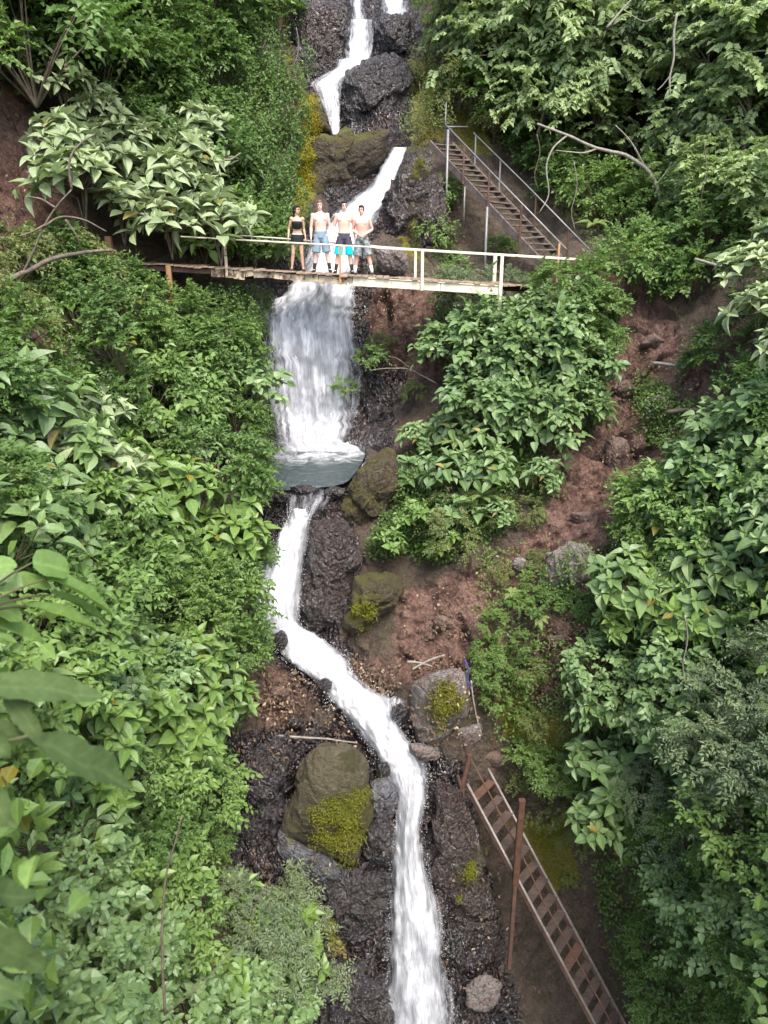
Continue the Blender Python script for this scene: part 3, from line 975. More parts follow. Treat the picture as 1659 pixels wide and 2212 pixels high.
# pool
pp = spline([(a, b) for a, b in POOL_POLY] + [POOL_POLY[0]], 10)[:-1]
dx, dy, dz = ray(pp[:, 0], pp[:, 1])
tt = ZP / dz
px, py = dx * tt, dy * tt
pc = np.array([px.mean(), py.mean()])
rings = 26
vs, = [[]]
for i in range(rings + 1):
    r = i / rings * 1.0
    vs.append(np.stack([pc[0] + (px - pc[0]) * r, pc[1] + (py - pc[1]) * r], -1))
vs = np.array(vs)
np_ = len(px)
P2 = vs.reshape(-1, 2)
src = np.array([at(680, 955, 22.6)[0], 22.3])
ddx = np.hypot((P2[:, 0] - src[0]) * 0.75, P2[:, 1] - src[1])
foam = np.clip(1.32 - ddx / 2.0, 0, 1)
z = ZP + 0.03 * fbm(np.stack([P2[:, 0] * 2.2, P2[:, 1] * 3.5, P2[:, 0] * 0], -1), 4) + 0.2 * foam ** 2 * (1 + fbm(np.stack([P2[:, 0] * 4, P2[:, 1] * 4, P2[:, 0] * 0 + 4], -1), 3))
ii = np.arange((rings + 1) * np_).reshape(rings + 1, np_)
pq = np.stack([ii[:-1], np.roll(ii[:-1], -1, 1), np.roll(ii[1:], -1, 1), ii[1:]], -1).reshape(-1, 4)
pm = mesh_np('pool_water', np.concatenate([P2, z[:, None]], 1), pq, None, True, None, {'foam': foam})
m, nt_, out = newmat('pool_water')
n = N(nt_)
c = n.pos()
nz = n.noise(n.mapping(c, (1.4, 2.6, 1)), 1.7, 6, 0.68, 0.8)
nz2 = n.noise(n.mapping(c, (2, 4, 1)), 3.5, 5, 0.6, 0.4)
ff = n.math('ADD', n.attr('foam'), n.math('MULTIPLY', n.math('SUBTRACT', nz, 0.5), 1.5))
ff = n.maprange(ff, 0.3, 0.95)
colr = n.mix(nz2, (0.022, 0.036, 0.036), (0.055, 0.078, 0.078))
fl = n.math('MULTIPLY', n.maprange(n.noise(n.mapping(c, (1.2, 5.0, 1)), 3.0, 7, 0.75, 1.2), 0.54, 0.72), 0.38)
n.link(n.principled(n.mix(n.math('MAXIMUM', ff, fl), colr, (0.6, 0.615, 0.64)), n.mix(ff, (0.3, 0.3, 0.3), (0.7, 0.7, 0.7)), 0.22, n.bump(nz2, 0.9, 0.15)), out.inputs[0])
tag(obj('pool_water', pm, m), 'grey green plunge pool with white foam under the main fall', kind='structure')

# ------------------------------------------------------------------ boulders
BOULDERS = []


def boulder(label, poly, dy=0.0, thick=None, mat='rockwet', amp=0.12, seed=0, mossamt=0.0, mosscen=None, group=None, name='boulder', facet=0.14, grain=1.0, push=0.35):
    P = spline(list(poly) + [poly[0]], 14)[:-1]
    cu, cv = P[:, 0].mean(), P[:, 1].mean()
    yb = float(Y(cu, cv)) - dy
    W3 = at(P[:, 0], P[:, 1], yb)
    c3 = at(cu, cv, yb)
    Rm = np.linalg.norm(W3 - c3, axis=1).mean()
    T = thick if thick else Rm * 0.75
    na = len(P)
    nr = 40
    v, uvv = [], []
    vd = c3 / np.linalg.norm(c3)          # out along the view of the valley: thickness direction
    vd = np.array([0, 0.9, -0.43])
    for side in (-1, 1):
        for i in range(nr + 1):
            a = (math.pi / 2) * i / nr
            r = math.sin(a) ** 0.92
            h = math.cos(a)
            v.append(c3 + (W3 - c3) * r + vd * (side * T * h))
    V = np.array(v).reshape(-1, 3)
    sc = 1.0 / max(Rm, 0.25)
    Q = V * grain
    w1 = fbm(Q * 1.1 * sc + seed * 7.7, 4, 0.55)
    wv = np.stack([pnoise(Q * 1.4 * sc + 9 * k + seed) for k in range(3)], -1)
    a1, a2, ar, ap = cell(Q * 1.5 * sc + 0.4 * wv + seed)
    b1, b2, br, bp = cell(Q * 5.0 * sc + 0.4 * wv + seed)
    nrm = V - c3
    nrm /= np.linalg.norm(nrm, axis=1)[:, None] + 1e-6
    q1, q2, qr, qp = cell(Q * 12.0 * sc + 0.4 * wv + seed)
    dsp = Rm * (amp * 1.1 * w1 + facet * (1.1 * ap + 0.6 * (ar - 0.5) - 0.15) + facet * 0.35 * (1.0 * bp + 0.4 * (br - 0.5)) + facet * 0.05 * (qp + 0.5 * (qr - 0.5)) + 0.008 * fbm(Q * 9 * sc, 3))
    V = V + nrm * dsp[:, None]
    k = 2 * (nr + 1)
    ii = np.arange(k * na).reshape(k, na)
    q = []
    for s0, fl in ((0, False), (nr + 1, True)):
        A = ii[s0:s0 + nr]
        B = ii[s0 + 1:s0 + nr + 1]
        f = np.stack([A, np.roll(A, -1, 1), np.roll(B, -1, 1), B], -1).reshape(-1, 4)
        q.append(f[:, ::-1] if fl else f)
    A, B = ii[nr], ii[k - 1]
    q.append(np.stack([A, np.roll(A, -1), np.roll(B, -1), B], -1).reshape(-1, 4))
    q = np.concatenate(q)
    mo = np.full(len(V), mossamt)
    if mosscen:
        for (mu, mv, mr, mval) in mosscen:
            mc = at(mu, mv, yb - T * 0.7)
            d = np.linalg.norm((V - mc) * np.array([1, 0.6, 1]), axis=1)
            mo = np.maximum(mo, mval * np.clip(1.5 - d / mr, 0, 1))
    org = c3.copy()
    me = mesh_np(name, V - org, q, None, True, None, {'moss': mo})
    o = obj(name, me, M[mat])
    o.location = org
    BOULDERS.append((V.tolist(), q.tolist()))
    tag(o, label, 'boulder', group)
    return o


M['rockwet'] = rock_mat('wet_dark_rock', (0.009, 0.007, 0.0085), (0.085, 0.07, 0.076), (0.1, 0.1, 0.02), 0.2, 0.85, 0.3, 1.3, (0.035, 0.026, 0.022))
M['rockbrown'] = rock_mat('brown_wet_rock', (0.024, 0.0145, 0.013), (0.1, 0.066, 0.058), (0.1, 0.1, 0.02), 0.15, 0.9, 0.3, 1.4, (0.05, 0.028, 0.02))
M['rockmoss'] = rock_mat('mossy_olive_rock', (0.05, 0.041, 0.02), (0.115, 0.098, 0.052), (0.1, 0.1, 0.014), 0.22, 0.15, 0.25, 1.2, (0.06, 0.05, 0.025), 0.35)
M['rockmoss2'] = rock_mat('mossy_brown_rock', (0.05, 0.035, 0.02), (0.13, 0.1, 0.055), (0.15, 0.15, 0.016), 0.42, 0.15, 0.4, 1.6, (0.045, 0.03, 0.016), 0.6)
M['rockgrey'] = rock_mat('grey_rock', (0.13, 0.11, 0.105), (0.3, 0.265, 0.25), (0.1, 0.1, 0.03), 0.05, 0.1, 0.3, 1.4, (0.17, 0.12, 0.1), 0.5)
M['rocksoil'] = rock_mat('red_brown_stone', (0.1, 0.062, 0.048), (0.22, 0.155, 0.125), (0.1, 0.1, 0.03), 0.0, 0.05, 0.3, 1.2, (0.08, 0.05, 0.04), 0.4)
M['rockslate'] = rock_mat('slate_rock', (0.075, 0.075, 0.085), (0.2, 0.2, 0.22), (0.1, 0.1, 0.03), 0.0, 0.8, 0.3, 1.4, (0.05, 0.045, 0.05), 0.6)
BL = boulder
BL('big dark wet boulder filling the gap right of the upper falls', [(735, 165), (762, 148), (812, 132), (868, 128), (888, 180), (880, 240), (850, 288), (790, 292), (748, 288), (738, 240)], 0.1, 0.8, 'rockwet', 0.08, 1, facet=0.13, grain=1.2)
BL('dark square wet rock between the two topmost falls', [(812, 44), (848, 38), (886, 44), (890, 90), (886, 132), (850, 136), (814, 128), (808, 84)], 0.3, 0.7, 'rockwet', 0.08, 2, facet=0.2)
BL('brown rock wall left of the second fall', [(628, 30), (680, 10), (745, 10), (748, 60), (740, 100), (720, 140), (668, 170), (645, 120)], 0.1, 0.6, 'rockbrown', 0.1, 3, facet=0.14)
BL('small upright dark stone at the left edge of the second fall', [(742, 112), (752, 100), (762, 125), (764, 144), (742, 146)], 0.55, 0.25, 'rockwet', 0.08, 4)
BL('broad olive mossy boulder under the dark wet boulder', [(668, 296), (720, 290), (790, 294), (836, 296), (842, 318), (818, 352), (782, 392), (735, 428), (690, 452), (652, 470), (640, 420), (655, 350)], 0.3, 0.8, 'rockmoss2', 0.1, 5, 0.0, [(735, 300, 0.9, 0.25), (660, 430, 0.9, 0.45)], facet=0.12)
BL('orange brown mossy rock face beside the third fall', [(660, 215), (690, 228), (708, 262), (716, 292), (690, 305), (660, 340), (640, 330), (645, 260)], 0.3, 0.6, 'rockmoss2', 0.12, 6, 0.1, [(672, 215, 0.6, 0.6), (650, 320, 0.7, 0.4)])
BL('rugged brown rock right of the slanting chute', [(880, 330), (925, 325), (948, 400), (960, 500), (930, 580), (860, 590), (808, 560), (815, 490), (848, 420)], 0.3, 0.8, 'rockbrown', 0.16, 7, 0.1, [(905, 350, 0.9, 0.45), (880, 440, 0.6, 0.4)], facet=0.22, grain=1.4)
BL('pale pinkish rock just above the bridge deck', [(810, 545), (860, 535), (880, 560), (870, 590), (830, 590)], 0.75, 0.35, 'rockgrey', 0.14, 8)
BL('brown mossy boulder at the right rim of the pool', [(752, 1048), (790, 1000), (838, 975), (862, 1020), (858, 1090), (815, 1150), (768, 1165), (738, 1120)], 0.15, 0.7, 'rockmoss2', 0.12, 9, 0.05, [(800, 1100, 0.7, 0.35)], facet=0.16, grain=1.3)
BL('tall dark brown boulder hugging the right of the cascade', [(672, 1128), (720, 1120), (770, 1165), (782, 1230), (770, 1310), (745, 1370), (690, 1378), (652, 1345), (655, 1260), (665, 1190)], 0.15, 0.65, 'rockbrown', 0.1, 10, facet=0.16, grain=1.4)
BL('flat black rock on the front lip of the pool', [(560, 1064), (620, 1060), (650, 1066), (646, 1080), (610, 1086), (562, 1082)], 0.0, 0.22, 'rockwet', 0.14, 31)
BL('small dark rock at the pool outlet', [(690, 1062), (716, 1052), (742, 1054), (740, 1074), (712, 1080), (692, 1076)], 0.05, 0.22, 'rockwet', 0.14, 32)
BL('dark rock under the overhanging leaves left of the pool', [(500, 980), (540, 960), (560, 980), (548, 1030), (510, 1060), (490, 1020)], 0.2, 0.35, 'rockbrown', 0.14, 33)
BL('low wet stone breaking the pool rim at its left', [(556, 1040), (590, 1046), (612, 1058), (600, 1072), (566, 1066), (548, 1054)], 0.12, 0.25, 'rockwet', 0.12, 34)
BL('low wet stone at the middle of the pool rim', [(628, 1052), (660, 1046), (684, 1056), (676, 1072), (640, 1072)], 0.08, 0.22, 'rockwet', 0.12, 35)
BL('low mossy mound right of the tall dark boulder', [(768, 1250), (830, 1235), (870, 1260), (860, 1300), (820, 1340), (770, 1375), (745, 1350)], 0.2, 0.55, 'rockmoss2', 0.12, 11, 0.05, [(790, 1325, 0.5, 0.55)])
BL('brown ledge rock with a bright green moss patch', [(890, 1470), (940, 1450), (1000, 1455), (1015, 1500), (1000, 1560), (955, 1600), (910, 1612), (885, 1560)], 0.2, 0.55, 'rockgrey', 0.08, 12, 0.0, [(955, 1530, 0.62, 1.0)], facet=0.1)
BL('big flat faced olive mossy boulder left of the lower cascade', [(660, 1632), (705, 1608), (758, 1612), (786, 1640), (800, 1700), (808, 1750), (790, 1810), (772, 1866), (725, 1852), (655, 1815), (612, 1790), (628, 1700)], 0.45, 0.75, 'rockmoss', 0.06, 13, 0.0, [(770, 1765, 0.85, 0.8), (690, 1820, 0.9, 0.65), (765, 1650, 0.3, 0.5), (640, 1760, 0.6, 0.4)], facet=0.09)
BL('purple grey wet rock between the olive boulder and the cascade', [(800, 1690), (838, 1680), (858, 1720), (850, 1762), (815, 1768), (800, 1730)], 0.25, 0.4, 'rockslate', 0.1, 14)
BL('dark wet rock below the purple grey one', [(790, 1785), (830, 1766), (852, 1790), (848, 1850), (815, 1868), (788, 1845)], 0.3, 0.4, 'rockwet', 0.1, 15)
BL('tilted slate grey slab under the olive boulder', [(605, 1795), (650, 1820), (720, 1850), (745, 1890), (700, 1905), (640, 1880), (600, 1840)], 0.2, 0.4, 'rockslate', 0.08, 16)
BL('small dark stone splitting the cascade', [(685, 1470), (705, 1466), (718, 1480), (706, 1494), (686, 1490)], 0.5, 0.16, 'rockwet', 0.08, 17)
BL('wet stone poking out of the left rim of the cascade bend', [(588, 1372), (606, 1362), (622, 1378), (614, 1400), (594, 1398)], 0.35, 0.2, 'rockwet', 0.1, 41)
BL('dark stone half drowned in the right side of the cascade', [(846, 1528), (866, 1520), (878, 1536), (866, 1552), (848, 1546)], 0.35, 0.2, 'rockwet', 0.1, 42)
BL('wet black stone under the cascade above the final fall', [(816, 1652), (834, 1644), (844, 1664), (834, 1682), (818, 1676)], 0.3, 0.2, 'rockwet', 0.1, 43)
BL('flat pale grey rock beside the red path', [(1182, 1195), (1235, 1176), (1285, 1195), (1282, 1250), (1235, 1285), (1180, 1268)], 0.2, 0.5, 'rockgrey', 0.1, 18)
BL('rounded grey rock at the bend of the red path', [(1308, 950), (1345, 945), (1362, 985), (1350, 1030), (1318, 1030), (1305, 990)], 0.12, 0.35, 'rocksoil', 0.1, 19)
BL('brown flat stone beside the lower cascade', [(885, 1605), (935, 1612), (950, 1635), (915, 1645), (888, 1630)], 0.3, 0.25, 'rockgrey', 0.1, 20)
BL('black glossy rock wall left of the olive boulder', [(525, 1640), (590, 1600), (622, 1620), (620, 1720), (608, 1790), (590, 1870), (530, 1890), (515, 1760)], 0.05, 0.45, 'rockwet', 0.16, 21, facet=0.3, grain=2.0)
BL('black wet rock under the slate slab', [(640, 1890), (740, 1880), (830, 1880), (835, 1980), (770, 2030), (680, 2000), (610, 1950)], 0.0, 0.5, 'rockwet', 0.16, 22, facet=0.3, grain=2.0)
BL('dark wet boulder at the foot of the cascade', [(640, 2120), (720, 2080), (810, 2100), (830, 2180), (800, 2240), (660, 2250)], 0.05, 0.5, 'rockwet', 0.14, 23, facet=0.26, grain=1.8)
BL('dark brown rock face between cascade and ladder', [(945, 1690), (1000, 1720), (1040, 1830), (1070, 1960), (1080, 2060), (1010, 2080), (970, 1980), (935, 1840)], 0.1, 0.4, 'rockbrown', 0.1, 24, 0.0, [(1020, 1880, 0.7, 0.6)], facet=0.14, grain=1.5)
BL('reddish stone at the foot of the rusty post', [(1005, 2135), (1040, 2110), (1075, 2120), (1080, 2160), (1040, 2185), (1010, 2170)], 0.3, 0.25, 'rockgrey', 0.14, 25)
for (u_, v_, r_, m_, l_) in ((1352, 842, 22, 'rocksoil', 'brown stone set in the red path below the mound'), (1262, 1120, 26, 'rocksoil', 'brown ledge stone where the red path narrows'),
                            (1130, 1225, 24, 'rockgrey', 'pale flat stone on the red slope'), (960, 1350, 22, 'rocksoil', 'dark brown stone on the red ledge'), 
                            (1205, 1385, 24, 'rocksoil', 'brown stone in the soil right of the low plants'), (600, 1500, 20, 'rocksoil', 'brown stone on the gravel left of the cascade'),
                            (640, 1560, 16, 'rockwet', 'small black stone above the olive boulder'), (1010, 1585, 30, 'rockgrey', 'worn grey rock above the ladder top'), (1075, 1640, 22, 'rocksoil', 'brown rock behind the ladder posts'),
                            (1410, 740, 20, 'rocksoil', 'dark stone on the red slope under the dark hollow'), ):
    BL(l_, [(u_ + r_ * math.cos(a_) * (1.25 + 0.25 * math.sin(u_ + 2 * a_)), v_ + r_ * 0.75 * math.sin(a_) * (1 + 0.3 * math.cos(v_ + 3 * a_))) for a_ in (0, 0.9, 1.8, 2.7, 3.6, 4.5, 5.4)], 0.06, 0.2, m_, 0.1, int(u_), facet=0.1)
BL('grey angular stone among low plants right of the red path', [(1395, 870), (1425, 855), (1450, 880), (1440, 905), (1405, 900)], 0.3, 0.25, 'rockgrey', 0.12, 26)
# ------------------------------------------------------------------ bridge
rng = np.random.RandomState(11)
YF, YK = 21.0, 22.0
pl, pr = vat(365, 571, YF), vat(1080, 613, YF)
slope = (pr.z - pl.z) / (pr.x - pl.x)


def deckz(x):
    return pl.z + (x - pl.x) * slope


def bx(U, V=600, y=YF):
    return vat(U, V, y).x


def dp(x, y, dz=0.0):
    return Vector((x, y, deckz(x) + dz))


RH = 0.72
xl, xr = bx(236, 570), bx(1262, 575)
bridge = thing('footbridge', 'cream and brown footbridge crossing in front of the waterfall', 'footbridge', dp(xl, 21.5))
mb = MB()
x = xl
while x < xr:
    wd = 0.15 + 0.05 * rng.rand()
    ys = YF - 0.02 - 0.09 * rng.rand()
    zj = 0.012 * rng.randn()
    mb.beam(dp(x + wd / 2, ys, -0.02 + zj), dp(x + wd / 2, YK + 0.06 * rng.rand(), -0.02 - zj), wd, 0.038)
    x += wd + 0.012
wpart(mb, 'deck', M['plank'], bridge)
mb = MB()
g0, g1 = bx(762), bx(1083)
mb.beam(dp(g0, YF + 0.02, -0.165), dp((g0 + g1) / 2 + 0.35, YF + 0.02, -0.17), 0.07, 0.21)
mb.beam(dp((g0 + g1) / 2 + 0.365, YF + 0.02, -0.16), dp(g1, YF + 0.02, -0.175), 0.07, 0.23)
mb.beam(dp(g0, YF, -0.05), dp(g1, YF, -0.055), 0.09, 0.022)
wpart(mb, 'side_girder', M['cream'], bridge)['label'] = 'clean cream painted girder'
mb = MB()
x = bx(455, 580)
while x < g0 - 0.05:
    wd = min(0.18 + 0.5 * rng.rand(), g0 - x)
    hh = 0.15 + 0.1 * rng.rand()
    mb.beam(dp(x, YF + 0.02 + 0.03 * rng.rand(), -0.05 - hh / 2), dp(x + wd - 0.015, YF + 0.02 + 0.02 * rng.rand(), -0.05 - hh / 2 - 0.02 * rng.randn()), 0.03, hh)
    x += wd
wpart(mb, 'side_board', M['board'], bridge)['label'] = 'weathered peeling edge boards'
mb = MB()
mb.beam(dp(xl, YF + 0.1, -0.12), dp(g0, YF + 0.1, -0.12), 0.08, 0.14)
mb.beam(dp(xl, YK - 0.05, -0.13), dp(xr, YK - 0.05, -0.13), 0.08, 0.16)
wpart(mb, 'beam', M['darkrust'], bridge)
# rails
mb = MB()
r0, r1 = bx(390, 503), bx(1262, 562)
mb.beam(dp(bx(810, 540), YF, RH), dp(r1, YF, RH), 0.05, 0.06)
mb.tube([dp(r0, YF, RH - 0.02), dp(bx(600, 520), YF, RH - 0.012), dp(bx(815, 540), YF, RH)], 0.02, 8)
wpart(mb, 'front_rail', M['cream'], bridge)
mb = MB()
mb.tube([dp(bx(290, 493), YK, RH + 0.11), dp(bx(600, 520), YK, RH + 0.08), dp(bx(860, 540), YK, RH + 0.01), dp(r1 - 0.2, YK, RH + 0.0)], 0.02, 8)
wpart(mb, 'back_rail', M['pipe'], bridge)
for (U, y, wd, top, bot, mt, nm) in ((490, YF - 0.04, 0.07, RH, -0.22, 'board', 'post'), (735, YF - 0.05, 0.06, RH, -0.27, 'post', 'post'), (912, YF - 0.05, 0.075, RH, -0.28, 'cream', 'post'),
                                     (1083, YF - 0.05, 0.085, RH, -1.7, 'cream', 'post'), (1248, YF, 0.11, RH, -0.5, 'board', 'post'), (897, YK, 0.07, RH, 0, 'cream', 'post'),
                                     (1068, YK, 0.1, RH, 0, 'cream', 'post'), (365, YF - 0.02, 0.13, 0.0, -1.0, 'post', 'pile'), (242, YF + 0.1, 0.16, RH - 0.1, -0.3, 'post', 'post'), (680, YK, 0.06, RH, 0, 'board', 'post')):
    mb = MB()
    X = bx(U, 590, y)
    mb.beam(dp(X, y, bot), dp(X, y, top - 0.02), wd, wd, up=(0, 1, 0))
    wpart(mb, nm, M[mt], bridge)

# ------------------------------------------------------------------ upper stairs
NF, NT = vat(1205, 606, 21.6), vat(928, 310, 26.5)
SW = Vector((0.83, 0.5, 0)).normalized() * 0.85
st = thing('hillside_stairs', 'long grey brown stairs climbing the cliff right of the bridge', 'stairs', NF)
UPV = Vector((0, 0, 1))
for s_ in (0, 1):
    mb = MB()
    o_ = SW * s_
    mb.beam(NF + o_ - (NT - NF) * 0.02, NT + o_, 0.05, 0.2)
    wpart(mb, 'stringer', M['stairwood'], st)
for i in range(24):
    t = (i + 0.4) / 24
    p = NF.lerp(NT, t) + UPV * 0.06
    mb = MB()
    j = 0.01 * rng.randn()
    mb.beam(p + Vector((0, 0, j)), p + SW + Vector((0, 0, -j)), 0.24, 0.04)
    wpart(mb, 'tread', M['stairwood'], st)
RU = UPV * 0.95
mb = MB()
mb.tube([NF + RU - (NT - NF) * 0.04, NF.lerp(NT, 0.45) + RU * 1.0, NF.lerp(NT, 0.87) + RU * 1.02], 0.025, 8)
wpart(mb, 'handrail', M['steel'], st, True)
mb = MB()
mb.tube([NF + SW + RU * 0.98 - (NT - NF) * 0.06, NF.lerp(NT, 0.4) + SW + RU * 1.02, NF.lerp(NT, 0.82) + SW + RU], 0.02, 8)
wpart(mb, 'handrail', M['steel'], st, True)
for t, mt in ((0.0, 'post'), (0.26, 'rust'), (0.5, 'darkrust'), (0.7, 'darkrust')):
    mb = MB()
    p = NF.lerp(NT, t)
    mb.beam(p - UPV * 0.1 + SW.normalized() * -0.04, p + RU + SW.normalized() * -0.04, 0.06, 0.06, up=(0, 1, 0))
    wpart(mb, 'post', M[mt], st)
for t, mt in ((0.1, 'rust'), (0.33, 'rust'), (0.6, 'steel'), (0.8, 'steel')):
    mb = MB()
    p = NF.lerp(NT, t) + SW
    mb.beam(p - UPV * 0.1, p + RU * 0.98, 0.05, 0.05, up=(0, 1, 0))
    wpart(mb, 'post', M[mt], st)
for t, top, bot in ((0.83, 0.95, -3.6), (0.5, 0.0, -2.6), (0.68, -0.1, -1.3)):
    mb = MB()
    p = NF.lerp(NT, t) + SW.normalized() * -0.06
    mb.tube([p + UPV * bot, p + UPV * top], 0.042 if t != 0.68 else 0.028, 8)
    wpart(mb, 'support_leg', M['steel'], st, True)
mb = MB()
p = NF.lerp(NT, 0.87)
mb.tube([p + UPV * 0.3, p + UPV * 1.55 + Vector((0.02, 0, 0))], 0.016, 6)
mb.tube([p + UPV * 0.9, p + UPV * 0.95 + SW], 0.02, 6)
wpart(mb, 'pole', M['steel'], st, True)

# ------------------------------------------------------------------ lower ladder stairs
LT, LB = vat(1009, 1701, 14.5), vat(1281, 2212, 12.35)
LD = LB - LT
LW = Vector((0.62, 0.785, 0)) * 0.84
lad = thing('ladder_stairs', 'steep rusty ladder stairs descending the rock beside the lower cascade', 'stairs', LT)
for s_ in (0, 1):
    mb = MB()
    o_ = LW * s_
    a = LT + o_ - LD * (0.0 if s_ == 0 else 0.02)
    mb.beam(a, LT + o_ + LD * 1.3, 0.04, 0.12)
    wpart(mb, 'stringer', M['darkrust'], lad)
    mb = MB()
    mb.tube([a + UPV * 0.1, LT + o_ + LD * 0.5 + UPV * 0.095, LT + o_ + LD * 1.3 + UPV * 0.1], 0.032, 8)
    wpart(mb, 'side_rail', M['rail'], lad, True)
for i in range(19):
    t = 0.05 + i * 0.0725
    p = LT + LD * t - UPV * 0.02
    tl = 0.03 * rng.randn()
    mb = MB()
    mb.beam(p + LW * 0.02 + UPV * tl * 0.5, p + LW * 0.98 - UPV * tl * 0.5, 0.19 + 0.03 * rng.rand(), 0.04)
    wpart(mb, 'tread', M['redtread' if i in (0, 10) else 'tread'], lad)
HU = UPV * 0.8
pts = [LT + HU * 1.02 - LD * 0.02 + Vector((0.03, 0, 0))]
for t in (0.15, 0.3, 0.45, 0.6, 0.8, 1.0, 1.3):
    pts.append(LT + LD * t + HU * (0.92 + 0.05 * rng.rand()) + LW * 0.05 + Vector((0.02 * rng.randn(), 0, 0)))
mb = MB()
mb.tube(pts, 0.021, 8)
wpart(mb, 'handrail', M['rust'], lad, True)
mb = MB()
mb.tube([LT + Vector((-0.13, 0, -0.45)), LT + Vector((-0.1, 0.0, 0.1)), LT + Vector((0.03, 0, 0.88))], [0.07, 0.06, 0.05], 8)
mb.tube([LT + Vector((-0.12, 0, -0.05)), LT + Vector((-0.22, 0, 0.32))], [0.05, 0.035], 8)
wpart(mb, 'post', M['darkrust'], lad)
mb = MB()
mb.tube([LT + LW * 1.1 + Vector((0.05, 0.05, -0.35)), LT + LW * 1.12 + Vector((0.1, 0.05, 0.9))], [0.05, 0.045], 8)
wpart(mb, 'post', M['darkrust'], lad)
pb = LT + LD * 0.40 - LW * 0.07
mb = MB()
mb.beam(pb - UPV * 0.05, pb + UPV * 2.25 + Vector((0.02, 0, 0)), 0.14, 0.12, up=(0, 1, 0))
wpart(mb, 'post', M['rust'], lad)['label'] = 'tall rusty square post'
mb = MB()
mb.beam(pb - UPV * 2.6, pb - UPV * 0.05, 0.09, 0.08, up=(0, 1, 0))
wpart(mb, 'support_leg', M['darkrust'], lad)

# ------------------------------------------------------------------ people
DG = bpy.context.evaluated_depsgraph_get


def remesh(mb, name, voxel, smooth_it=4):
    me = mb.mesh(name + '_raw')
    o = bpy.data.objects.new('tmp', me)
    COL.objects.link(o)
    md = o.modifiers.new('r', 'REMESH')
    md.mode = 'VOXEL'
    md.voxel_size = voxel
    md.use_smooth_shade = True
    sm = o.modifiers.new('s', 'SMOOTH')
    sm.factor = 0.5
    sm.iterations = smooth_it
    dg = bpy.context.evaluated_depsgraph_get()
    r = bpy.data.meshes.new_from_object(o.evaluated_get(dg))
    bpy.data.objects.remove(o)
    r.name = name
    r.polygons.foreach_set('use_smooth', np.ones(len(r.polygons), bool))
    return r


def ell(mb, zs):
    """stack of ellipses: (x, y, z, rx, ry)"""
    mb.tube([(a, b, c) for a, b, c, _, _ in zs], [(d, e) for _, _, _, d, e in zs], 20)


def skin_mat(name, c):
    m, nt, out = newmat(name)
    n = N(nt)
    f = n.noise(n.coord('Object'), 6, 4)
    b = n.node('ShaderNodeBsdfPrincipled')
    n.link(n.mix(f, tuple(x * 0.9 for x in c), tuple(min(x * 1.08, 0.9) for x in c)), b.inputs['Base Color'])
    b.inputs['Roughness'].default_value = 0.5
    b.inputs['Subsurface Weight'].default_value = 0.12
    b.inputs['Subsurface Radius'].default_value = (0.02, 0.008, 0.004)
    n.link(b.outputs[0], out.inputs[0])
    return m


def hand(mb, wrist, d, side, curl=0.5, inward=(0, 0, 0)):
    """palm, five fingers; d = direction the hand points, side = direction of the thumb"""
    d = Vector(d).normalized()
    side = Vector(side)
    side = (side - d * side.dot(d)).normalized()
    nrm = d.cross(side)
    if Vector(inward).length and nrm.dot(Vector(inward)) < 0:
        nrm = -nrm
    w0 = Vector(wrist)
    pc = w0 + d * 0.05
    R = Matrix((side, nrm, d)).transposed()
    mb.ball(pc, (0.04, 0.016, 0.052), 12, 8, R)
    for k, (off, ln) in enumerate(((0.029, 0.068), (0.010, 0.078), (-0.010, 0.072), (-0.028, 0.056))):
        b = w0 + d * 0.088 + side * off
        p1 = b + d * ln * 0.45 + nrm * ln * 0.12 * curl
        p2 = p1 + (d * (1 - 0.5 * curl) + nrm * 0.6 * curl).normalized() * ln * 0.33
        p3 = p2 + (d * (1 - 0.9 * curl) + nrm * 1.0 * curl).normalized() * ln * 0.26
        mb.tube([b - d * 0.02, p1, p2, p3], [0.0105, 0.0098, 0.009, 0.0075], 8)
    b = w0 + d * 0.03 + side * 0.034
    mb.tube([b - side * 0.012, b + side * 0.02 + d * 0.028 + nrm * 0.008, b + side * 0.024 + d * 0.058 + nrm * 0.018], [0.0135, 0.0115, 0.009], 8)


